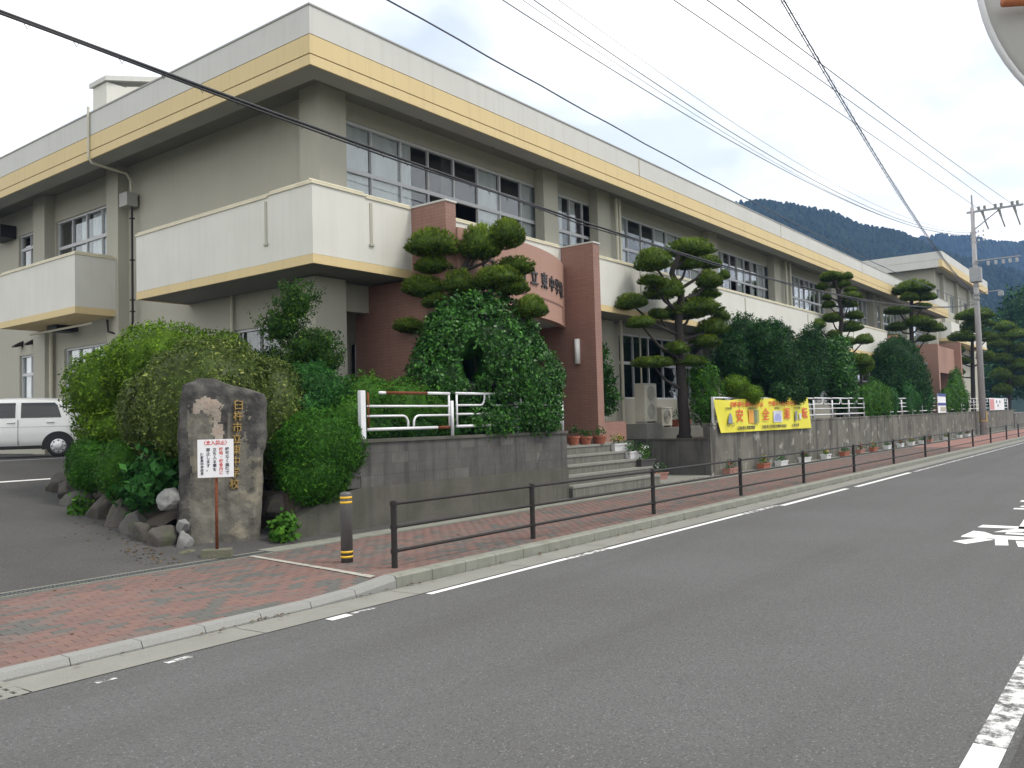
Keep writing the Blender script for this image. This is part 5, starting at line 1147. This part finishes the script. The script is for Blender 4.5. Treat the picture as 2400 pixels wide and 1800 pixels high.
MB().box(19.6,20.9,12.1,12.9,1.09,1.66).build('box', tile_m, rb); MB().box(19.66,20.84,12.16,12.84,1.6,1.67).build('earth', soil_m, rb)
leaf_cloud('shrub', [(19.85,12.2,2.9,.42,.4,.62),(20.05,12.3,2.3,.5,.42,.5),(19.75,12.2,3.5,.26,.25,.4)], 3600, .10, .05, LF['mid'], rb, 150, lump=.25, thick=.35, core=.5)
stems(rb, (19.85,12.3,1.6), [(19.75,12.2,3.2),(19.95,12.3,2.5)], .03)
pc = thing('flower_trough', 'terracotta trough with spiky leaves left of the big pine trunk', 'planter', (25.6, 12.75, 1.42))
MB().tbox(25.2,26.1,12.65,12.95,1.42,1.66,-.03).build('box', terracotta, pc); leaf_cloud('plant', [(25.65,12.8,1.8,.4,.12,.18)], 120, .2, .02, LF['mid'], pc, 151, core=0, thick=.4, up=.1, clump=4, cspread=.5)['kind'] = 'stuff'

# ---- air-conditioner units
def ac(label, x0, x1, y0, y1, z0, z1, fans):
    t = thing('outdoor_unit', label, 'air conditioner', ((x0+x1)/2, y0, z0), group='air conditioner units')
    MB().box(x0,x1,y0,y1,z0+.05,z1).build('casing', ac_beige, t, bevel=.012)
    MB().box(x0+.03,x0+.1,y0,y1,z0,z0+.05).build('foot', ac_grey, t); MB().box(x1-.1,x1-.03,y0,y1,z0,z0+.05).build('foot', ac_grey, t)
    h = (z1-z0-.1)/fans; w_ = min((x1-x0)*.42, h*.42); cx = x0+(x1-x0)*.5
    for k in range(fans):
        cz = z0+.08+h*(k+.5)
        mb = MB()
        for j in range(4):
            r_ = w_*(j+1)/4; mb.tube([(cx+r_*math.cos(a*.5236), y0-.012, cz+r_*math.sin(a*.5236)) for a in range(13)], .006, 5, cap=False)
        for a in range(6): mb.tube([(cx, y0-.012, cz), (cx+w_*math.cos(a*1.047), y0-.012, cz+w_*math.sin(a*1.047))], .005, 5, cap=False)
        g2 = MB().tube([(cx, y0-.004, cz), (cx, y0+.02, cz)], w_, 20).build('fan_opening', ac_grey, t); mb.build('fan_guard', ac_beige, g2)
    MB().box(x0+.02,x1-.02,y0-.008,y0,z1-.04,z1-.015).build('top_trim', ac_grey, t)
ac('tall beige outdoor unit with two fans in front of the ground-floor window', 22.98,23.75,12.62,12.98,1.57,2.80,2)
ac('grey compact outdoor unit left of the terracotta trough', 24.3,25.0,12.75,13.05,1.42,2.06,1)
ac('beige outdoor unit half hidden behind the brick planter', 21.35,22.05,13.42,13.54,1.10,2.5,2)
MB_ = MB().tube([(24.05,13.3,1.5),(24.02,13.3,4.4)], .03, 8)
tag(MB_.build('duct_pipe', pipe_cream), 'thin cream service pipe rising in front of the ground-floor windows', 'pipe')

# ---- fallen leaves and grit along kerb, wall feet and border
rs = np.random.RandomState(77); PL_ = []
for _ in range(520):
    q = rs.rand()
    if q < .35: x = rs.uniform(3, 26); y = 6.99-abs(rs.normal())*.06; z = RZ+.016
    elif q < .7: x = rs.uniform(8.2, 24); y = 10.46-abs(rs.normal())*.12; z = .016
    elif q < .9: x = rs.uniform(3.2, 6.6); y = 10.2+abs(rs.normal())*1.6; x = 6.2+.17*max(0, y-11)-abs(rs.normal())*.25; z = lot_z(y)+.006
    else: x = rs.uniform(3, 20); y = rs.uniform(7.3, 9.8); z = pave_z(x, y)+.006
    PL_.append((x, y, z))
PL_ = np.array(PL_); n = len(PL_); th = rs.uniform(0, 6.28, n); L_ = rs.uniform(.014, .034, n)
ax = np.stack([np.cos(th), np.sin(th), rs.uniform(-.2, .2, n)], 1)*L_[:, None]; bx2 = np.stack([-np.sin(th), np.cos(th), rs.uniform(-.3, .3, n)], 1)*(L_*.5)[:, None]
V = np.stack([PL_-ax, PL_+bx2+(0, 0, .006), PL_+ax, PL_-bx2+(0, 0, .006)], 1).reshape(-1, 3)
o = quad_mesh('fallen_leaves', V, np.arange(4*n).reshape(n, 4), leafmat('dead_leaf', (.05,.032,.015), (.16,.10,.04), .8, .1, .1, (.09,.11,.03)), np.repeat(rs.rand(n), 4))
tag(o, 'scattered dead leaves along the kerb and wall foot', 'leaves', kind='stuff')

# ================================================================== PARKED CAR
CR = thing('parked_car', 'small white hatchback parked under the side balcony', 'car', (9.36, 23.6, 1.15), math.atan2(.497, -.863))
TPL = [(.0,.24),(.60,.23),(.70,.28),(.735,.45),(.74,.62),(.735,.80),(.715,.96),(.685,1.12),(.64,1.30),(.585,1.42),(.48,1.49),(.3,1.52),(0,1.535)]
ST = [(-1.70,.80,1.02),(-1.67,.88,1.16),(-1.60,.95,1.31),(-1.48,.985,1.43),(-1.32,1,1.49),(-1.1,1,1.52),(-.8,1,1.533),(-.4,1,1.537),(0,1,1.532),(.35,1,1.51),(.62,1,1.44),(.85,1,1.25),(1.02,1,1.08),(1.15,.995,1.01),(1.35,.98,.965),(1.52,.95,.92),(1.63,.89,.85),(1.69,.80,.76)]
mb = MB(); rows = []
for (x, wf, zr) in ST:
    ring_ = []
    for (y, z) in TPL:
        if z > .96:
            zz = .96+(z-.96)*(zr-.96)/(1.535-.96) if zr > 1.0 else min(z, zr-.04)+(z-.96)*.06
        else: zz = z if zr > 1.0 else .24+(z-.24)*(min(zr-.04, .96)-.24)/(.72)
        ring_.append((x, y*wf, zz))
    full = ring_ + [(x, -y, z) for (x, y, z) in ring_[-2:0:-1]]
    rows.append(len(mb.v)); mb.v += full
K_ = len(full)
for i in range(len(ST)-1):
    for k in range(K_):
        mb.f.append((rows[i]+k, rows[i]+(k+1) % K_, rows[i+1]+(k+1) % K_, rows[i+1]+k)); mb.m.append(0)
mb.f.append(tuple(rows[0]+k for k in range(K_))[::-1]); mb.m.append(0); mb.f.append(tuple(rows[-1]+k for k in range(K_))); mb.m.append(0)
body = mb.build('body', car_w, CR, smooth=True, local=True)
def ys(z): return float(np.interp(z, [.28,.45,.62,.80,.96,1.12,1.30,1.42], [.70,.735,.74,.735,.715,.685,.64,.585]))
def side_panel(poly_fn, name, m, par, off=.006, zs=(1.0,1.08,1.16,1.24,1.32,1.385)):
    for sg in (1, -1):
        q = MB(); vs = []
        for z in zs:
            a, b = poly_fn(z); n = 6
            vs += [(a+(b-a)*i/n, sg*(ys(z)+off), z) for i in range(n+1)]
        fs = []
        for j in range(len(zs)-1):
            for i in range(6):
                t = j*7+i; fs.append((t, t+1, t+8, t+7) if sg < 0 else (t+7, t+8, t+1, t))
        q.add(vs, fs).build(name, m, par, local=True, smooth=True)
side_panel(lambda z: (-1.27+.30*max(0, z-1.0)+ (.05 if z > 1.36 else 0), -.36), 'window', car_g, CR)
side_panel(lambda z: (-.24, .78-.85*max(0, z-1.0)), 'window', car_g, CR)
MB().add([(.83,-.56,1.26),(.83,.56,1.26),(.64,.53,1.41),(.64,-.53,1.41)], [(0,1,2,3)]).build('windscreen', car_g, CR, local=True)
for sg in (1, -1):
    for x in (-.30, .86):
        MB().box(x-.005, x+.005, sg*.725-.02, sg*.725+.018, .32, .95).build('door_gap', rubber, CR, local=True)
    for x in (-1.02, -.15):
        MB().box(x-.085, x+.085, sg*.745-.018, sg*.745+.02, .868, .895).build('door_handle', chrome, CR, local=True, bevel=.006)
    MB().box(-1.0, .95, sg*.70-.03, sg*.70+.03, .215, .30).build('sill_trim', rubber, CR, local=True)
    MB().box(-1.45, 1.3, sg*.742-.006, sg*.742+.001, .772, .778).build('body_crease', ac_grey, CR, local=True)
    MB().box(-1.66,-1.58,sg*.60-.06,sg*.60+.06,.72,.86).build('tail_light', mat('tail_red', (.35,.02,.02), .2), CR, local=True, bevel=.02)
    for x in (-1.20, 1.22):
        ar = MB()
        n = 18; vs = []
        for r_ in (.265, .375):
            for k in range(n+1):
                t = math.pi*(-.08+1.16*k/n); vs.append((x+r_*math.cos(t), sg*.742+sg*.006, .275+r_*math.sin(t)))
        fs = [(k, k+1, n+2+k, n+1+k) if sg < 0 else (n+1+k, n+2+k, k+1, k) for k in range(n)]
        ar.add(vs, fs).build('wheel_arch', rubber, CR, local=True)
        wy = sg*.665
        def ring(prof): return [(x, wy+sg*b, .275+a) for a, b in prof]
        W = MB(); N_ = 28; prof = [(.17,-.08),(.265,-.08),(.275,-.06),(.275,.06),(.262,.082),(.19,.085),(.175,.07)]
        b0 = 0
        for (r_, o_) in prof:
            for k in range(N_):
                t = 2*math.pi*k/N_; W.v.append((x+r_*math.cos(t), wy+sg*o_, .275+r_*math.sin(t)))
        for i in range(len(prof)-1):
            for k in range(N_):
                W.f.append((i*N_+k, i*N_+(k+1) % N_, (i+1)*N_+(k+1) % N_, (i+1)*N_+k)); W.m.append(0)
        wo_ = W.build('wheel', rubber, CR, local=True, smooth=True)
        H = MB(); prof = [(.183,.078),(.17,.088),(.14,.080),(.10,.095),(.05,.10),(.001,.10)]
        for (r_, o_) in prof:
            for k in range(N_):
                t = 2*math.pi*k/N_; H.v.append((x+r_*math.cos(t), wy+sg*o_, .275+r_*math.sin(t)))
        for i in range(len(prof)-1):
            for k in range(N_):
                H.f.append((i*N_+k, i*N_+(k+1) % N_, (i+1)*N_+(k+1) % N_, (i+1)*N_+k)); H.m.append(0)
        H.build('rim', chrome, wo_, local=True, smooth=True)
        S2 = MB()
        for k in range(8):
            t = 2*math.pi*k/8; S2.ell((x+.145*math.cos(t), wy+sg*.087, .275+.145*math.sin(t)), (.02,.01,.02), 8, 5)
        S2.build('rim_hole', rubber, wo_, local=True)
MB().box(-1.72,-1.55,-.5,.5,.24,.34).build('bumper_trim', rubber, CR, local=True)

# ================================================================== UTILITY POLE AND WIRES
UP = thing('utility_pole', 'grey concrete utility pole with crossarm beside the boundary wall', 'utility pole', (65.6, 10.05, 0))
MB().tube([(66.0,10.08,-.1),(65.8,10.06,8),(65.55,10.0,15.7)], [.235,.18,.125], 18).build('shaft', pole_m, UP, smooth=True)
MB().tube([(65.55,10.0,15.7),(65.5,10.0,16.55)], .05, 8).build('top_spike', galv, UP)
for k in range(10):
    t = 2*math.pi*k/10; x, y = 66.0, 10.08
    MB().prism([(x+.25*math.cos(t+d), y+.25*math.sin(t+d)) for d in (0, .314)]+[(x+.225*math.cos(t+d), y+.225*math.sin(t+d)) for d in (.314, 0)], 'z', .95, 1.62).build('guard_stripe', yellow_p if k % 2 else black_p, UP)
MB().tube([(66.0,10.08,.93),(66.0,10.08,.97)], .262, 18).build('guard_rim', yellow_p, UP)
MB().box(65.45,65.6,6.95,10.35,15.3,15.42).build('crossarm', galv, UP)
MB().tube([(65.55,9.92,14.15),(65.52,8.3,15.32)], .04, 8).build('brace', galv, UP)
def insulator(y, z, x=65.52, nm='insulator'):
    return MB().lathe([(.05,0),(.11,.05),(.06,.09),(.12,.14),(.06,.18),(.12,.23),(.05,.28)], (x, y, z), 10).build(nm, ac_grey if nm == 'insulator' else insul, UP)
for y in (9.6, 8.6, 7.6, 9.25, 8.25, 7.3): insulator(y, 15.42)
for y in (9.4, 8.4, 7.5): MB().tube([(65.5,y,15.28),(65.9,y-.1,14.7),(66.4,y-.2,14.2)], [.10,.05,.05], 8).build('strain_insulator', ac_grey, UP)
MB().box(65.25,65.95,9.65,10.35,10.5,11.5).build('cabinet', galv, UP, bevel=.03)
for z in (9.3, 9.6, 10.2, 11.75, 13.2, 13.55, 13.9): MB().tube([(65.7,10.03,z),(65.7,10.03,z+.09)], .21, 16).build('clamp', galv, UP)
MB().box(65.45,65.6,7.3,10,11.9,11.98).build('lower_arm', galv, UP)
for y in (7.5, 7.9, 8.3, 8.75, 9.2): insulator(y, 11.55, nm='drop_insulator')
MB().tube([(65.6,9.9,9.72),(65.5,8.6,9.78),(65.5,8.45,9.7)], .03, 8).box(65.35,65.65,8.4,8.7,9.4,9.7).build('street_light', galv, UP)
for dz in (13.3, 13.6, 13.9):
    for yy in (9.7, 9.4): MB().tube([(65.55,yy,dz),(65.55,yy,dz+.14)], .06, 8).build('spool_insulator', insul, UP)
for zz in np.arange(3, 13, .9): MB().tube([(65.75,9.85,float(zz)),(65.75,9.6,float(zz))], .012, 6).build('step_bolt', galv, UP)
def newton(p0, p1, p2):
    (x0, z0), (x1, z1), (x2, z2) = p0, p1, p2
    s1 = (z1-z0)/(x1-x0); s2 = (z2-z1)/(x2-x1); c = (s2-s1)/(x2-x0)
    return lambda x: z0+s1*(x-x0)+c*(x-x0)*(x-x1)
def wire(name, label, zf, yf, x0, x1, r, m, n=40, group='overhead wires'):
    pts = []
    for i in range(n+1):
        x = x0+(x1-x0)*i/n; pts.append((x, yf(x), zf(x)))
    return tag(MB().tube(pts, r, 6).build(name, m, smooth=True), label, 'wire', group)
z1 = newton((3.87,6.40),(20,6.07),(65.3,8.97))
dc = thing('double_cable', 'pair of thick black cables crossing low in front of the school balcony', 'wire', (20, 10.0, 6.1), group='overhead wires')
MB().tube([(x, 10.0, z1(x)) for x in np.linspace(-14, 65.3, 60)], .022, 6).build('cable', cable_m, dc, smooth=True)
MB().tube([(x, 9.97+.02*math.sin(x*1.3), z1(x)-.055-.02*math.sin(x*.9)) for x in np.linspace(-14, 65.3, 160)], .014, 6).build('cable', cable_m, dc, smooth=True)
for x in np.arange(2.5, 24, .55): MB().tube([(x-.07, 9.985, z1(x)+.01), (x, 9.985, z1(x)-.095), (x+.05, 9.985, z1(x)+.01)], .005, 4).build('tie', cable_m, dc)
wire('blue_wire', 'single blue-grey wire just above the roof line', newton((9.8,8.84),(25.46,8.44),(65.2,8.95)), lambda x: 10.0+.012*math.sin(x*2.1), -14, 65.4, .016, cable_b, 90)
LV = [((13,10.05),(27.08,10.05),(65.2,13.7),10.0,.012,'lowest'),((13.5,10.3),(30,10.2),(65.2,13.8),9.98,.007,'second lowest'),((13.97,10.42),(36.73,10.6),(65.2,13.9),9.95,.012,'second highest'),((14.4,10.75),(38,10.9),(65.2,14.0),9.9,.007,'highest')]
lw = mat('wire_aluminium', (.09,.09,.10), .6)
for a, b, c, y, r, nm in LV: wire('service_wire', '%s of the four thin wires below the pole crossarm wires' % nm, newton(a, b, c), lambda x, y=y: y, -14, 65.4, r, lw)
for a, b, c, y, nm in (((19.8,12.53),(35.8,13.6),(65.5,15.5),9.6,'left'),((19.6,12.12),(32.2,13.1),(65.5,15.5),8.6,'middle'),((19.0,11.57),(28.5,12.3),(65.5,15.5),7.6,'right')):
    wire('power_line', '%s of three power lines running to the pole crossarm' % nm, newton(a, b, c), lambda x, y=y: y, -14, 65.5, .015, lw)
    wire('power_line', '%s power line continuing beyond the pole' % nm, newton((65.5,15.4),(95,14.6),(125,15.4)), lambda x, y=y: y-(x-65.5)*.05, 65.5, 125, .009, lw)
sy = lambda x: 10.0-.098*(65.5-x)
z5 = newton((14.65,9.05),(27.9,8.64),(65.5,9.62))
sp_ = thing('spiral_cable', 'telephone cable wrapped by a hanging spiral, dropping steeply to the pole', 'wire', (30, 6.5, 8.7), group='overhead wires')
MB().tube([(x, sy(x), z5(x)) for x in np.linspace(6, 65.5, 60)], .013, 6).build('cable', cable_b, sp_, smooth=True)
MB().tube([(x, sy(x)+.02, z5(x)-.055) for x in np.linspace(6, 65.5, 60)], .010, 6).build('cable', cable_b, sp_, smooth=True)
hp = []
for i in range(1500):
    x = 10+50*i/1500; t = i*2*math.pi/14; r_ = .06+.015*math.sin(i*.05)
    hp.append((x, sy(x)+r_*math.cos(t), z5(x)-.06+r_*math.sin(t)))
MB().tube(hp, .0045, 4).build('spiral_hanger', cable_b, sp_)

# ================================================================== TRAFFIC MIRROR AT THE CAMERA'S SIDE (back view)
MC = Vector((2.664, -.013, 2.82))
TM = thing('traffic_mirror', 'grey back of a round traffic mirror at the top right corner', 'traffic mirror', (MC.x+.1, MC.y-.1, -.02))
dirn = -_f
dish = MB(); prof = [(.001,.035),(.12,.034),(.25,.026),(.36,.012),(.405,.0),(.42,-.004),(.424,-.02),(.415,-.03),(.001,-.03)]
dish.lathe(prof, (0,0,0), 56)
def orient(mbx, c, d):
    q = d.to_track_quat('Z', 'Y').to_matrix(); mbx.v = [tuple(q @ Vector(v) + c) for v in mbx.v]; return mbx
orient(dish, MC, dirn).build('dish', mirror_grey, TM, smooth=True)
q_ = dirn.to_track_quat('Z', 'Y').to_matrix()
right = _r2; upv = _u2; a_ = MC+dirn*.07
def rel(x, y, d=0.0): return MC+right*x+upv*y+dirn*d
MB().tube([MC+q_ @ Vector((.423*math.cos(t), .423*math.sin(t), -.012)) for t in np.linspace(0, 6.2832, 65)], .009, 8, cap=False).build('rim', steel_w, TM, smooth=True)
MB().tube([rel(-.393,-.119,.05), rel(-.1,-.11,.07), rel(.34,-.10,.09)], .014, 10).build('bracket', orange_p, TM, smooth=True)
MB().tube([rel(-.33,-.16,.06), rel(.30,-.16,.07)], .02, 10).build('bracket', orange_p, TM, smooth=True) if False else None
bp_ = rel(.34,0,.12)
MB().tube([(bp_.x,bp_.y,-.1),(bp_.x,bp_.y,3.75)], .038, 14).build('post', orange_p, TM, smooth=True)

# ================================================================== HILLS
def ridge_hill(name, pts, base_in, back, m, seed, rows=34):
    """terrain strip: ridge line with heights, sloping down towards the town and away behind"""
    P = np.array(pts, float); s_ = np.linspace(0, 1, len(P)); t = np.linspace(0, 1, 90)
    rx, ry, rz = (np.interp(t, s_, P[:, i]) for i in range(3)); V = []
    for j in range(rows+1):
        f = j/rows
        for i in range(len(t)):
            if f <= .7:
                g = f/.7; x = base_in(rx[i], ry[i])[0]*(1-g)+rx[i]*g; y = base_in(rx[i], ry[i])[1]*(1-g)+ry[i]*g; z = rz[i]*(g**1.15)
            else:
                g = (f-.7)/.3; x = rx[i]*(1+.35*g); y = ry[i]+(ry[i]-20)*.35*g; z = rz[i]*(1-.85*g)
            nn_ = noise.fractal(Vector((x*.012+seed, y*.012, 0)), 1.0, 2.0, 4)
            V.append((x, y, z + nn_*9*min(1, f*2)*(0.25 if abs(f-.7) < .04 else 1) - 1.5))
    V = np.array(V); n = len(t); F = np.array([(j*n+i, j*n+i+1, (j+1)*n+i+1, (j+1)*n+i) for j in range(rows) for i in range(n-1)])
    o = quad_mesh(name, V, F, m, np.full(len(V), .2), smooth=True); o['kind'] = 'structure'
    return V.reshape(rows+1, n, 3)
R1 = [(420,420,120),(470,350,145),(527,288,153),(572,229,154),(583,216,154),(594,202,151),(611,181,144),(622,167,135),(631,155,132),(640,143,130),(648,134,124),(667,111,111),(695,76,98),(732,28,84),(760,-60,70),(780,-160,60)]
H1 = ridge_hill('hill', R1, lambda x, y: (x*.38, y*.38+8), 1, LF['forest'], 3)
R2 = [(860,380,178),(903,291,188),(958,219,183),(1002,162,187),(1022,137,179),(1041,112,176),(1097,41,161),(1130,-60,150),(1150,-200,140)]
H2 = ridge_hill('hill', R2, lambda x, y: (x*.62, y*.62), 1, LF['forest'], 8)
def forest(name, label, Hs, n, seed, hmin, hmax, lo, hi):
    rs = np.random.RandomState(seed); VV = []; FF = []; TT = []; base = 0
    rows, cols, _ = Hs.shape
    for k in range(n):
        fj = rs.uniform(lo, hi)*(rows-1); fi = rs.uniform(0, cols-1.01); j, i = int(fj), int(fi); a, b = fj-j, fi-i
        q = Hs[j, i]*(1-a)*(1-b)+Hs[j+1 if j+1 < rows else j, i]*a*(1-b)+Hs[j, i+1]*(1-a)*b+Hs[j+1 if j+1 < rows else j, i+1]*a*b
        h = rs.uniform(hmin, hmax); r = h*rs.uniform(.22, .42); ns = 6; th0 = rs.uniform(0, 6.28); co = rs.rand() < .3
        prof = [(.0,r*.7),(.35,r),(.7,r*(.55 if co else .85)),(1.0,r*(.06 if co else .35))]
        for (zf, rr_) in prof:
            for s_ in range(ns):
                t = th0+6.283*s_/ns; VV.append((q[0]+rr_*math.cos(t)*rs.uniform(.8, 1.2), q[1]+rr_*math.sin(t)*rs.uniform(.8, 1.2), q[2]-1+zf*h))
        for l in range(3):
            for s_ in range(ns): FF.append((base+l*ns+s_, base+l*ns+(s_+1) % ns, base+(l+1)*ns+(s_+1) % ns, base+(l+1)*ns+s_))
        TT += [rs.rand()]*(4*ns); base += 4*ns
    o = quad_mesh(name, np.array(VV), np.array(FF), LF['forest'], np.array(TT)); return tag(o, label, 'forest', kind='stuff')
forest('hill_forest', 'dense dark forest covering the nearer hillside', H1, 14000, 5, 3.5, 7, .12, .72)
forest('hill_forest', 'forest on the farther ridge at the right', H2, 6000, 6, 6, 11, .3, .73)
# dark trees at the road end
for i, (x, y, h, r) in enumerate(((122,13.2,18,4.2),(131,10,16,4),(140,15,20,5),(118,18,15,4),(150,8,17,5))):
    shrub('roadside_tree', 'tall dark broadleaf tree at the far end of the road, %s from the pine' % ORD[i], 'tree', [(x,y,h*.62,r,r,h*.34),(x+r*.4,y-.8,h*.5,r*.8,r*.8,h*.3),(x-r*.4,y+.6,h*.45,r*.8,r*.8,h*.28)], 5200, .55, .3, LF['dark'], 200+i, base=(x,y,0), lump=.2, freq=3, thick=.16, core=.75, group='trees at the road end')

# ================================================================== HAZE
hz = MB().box(-60, 1750, -420, 760, -2, 232).build('haze', [])
hz['kind'] = 'stuff'; hz['label'] = 'thin pale air haze between the street and the hills'
hm = bpy.data.materials.new('haze_air'); hm.use_nodes = True; t = hm.node_tree; t.nodes.remove(t.nodes['Principled BSDF'])
pv = t.nodes.new('ShaderNodeVolumePrincipled'); pv.inputs['Color'].default_value = (.30,.52,1.0,1); pv.inputs['Density'].default_value = .00036; pv.inputs['Anisotropy'].default_value = .1
t.links.new(pv.outputs[0], t.nodes['Material Output'].inputs['Volume']); hz.data.materials.append(hm)
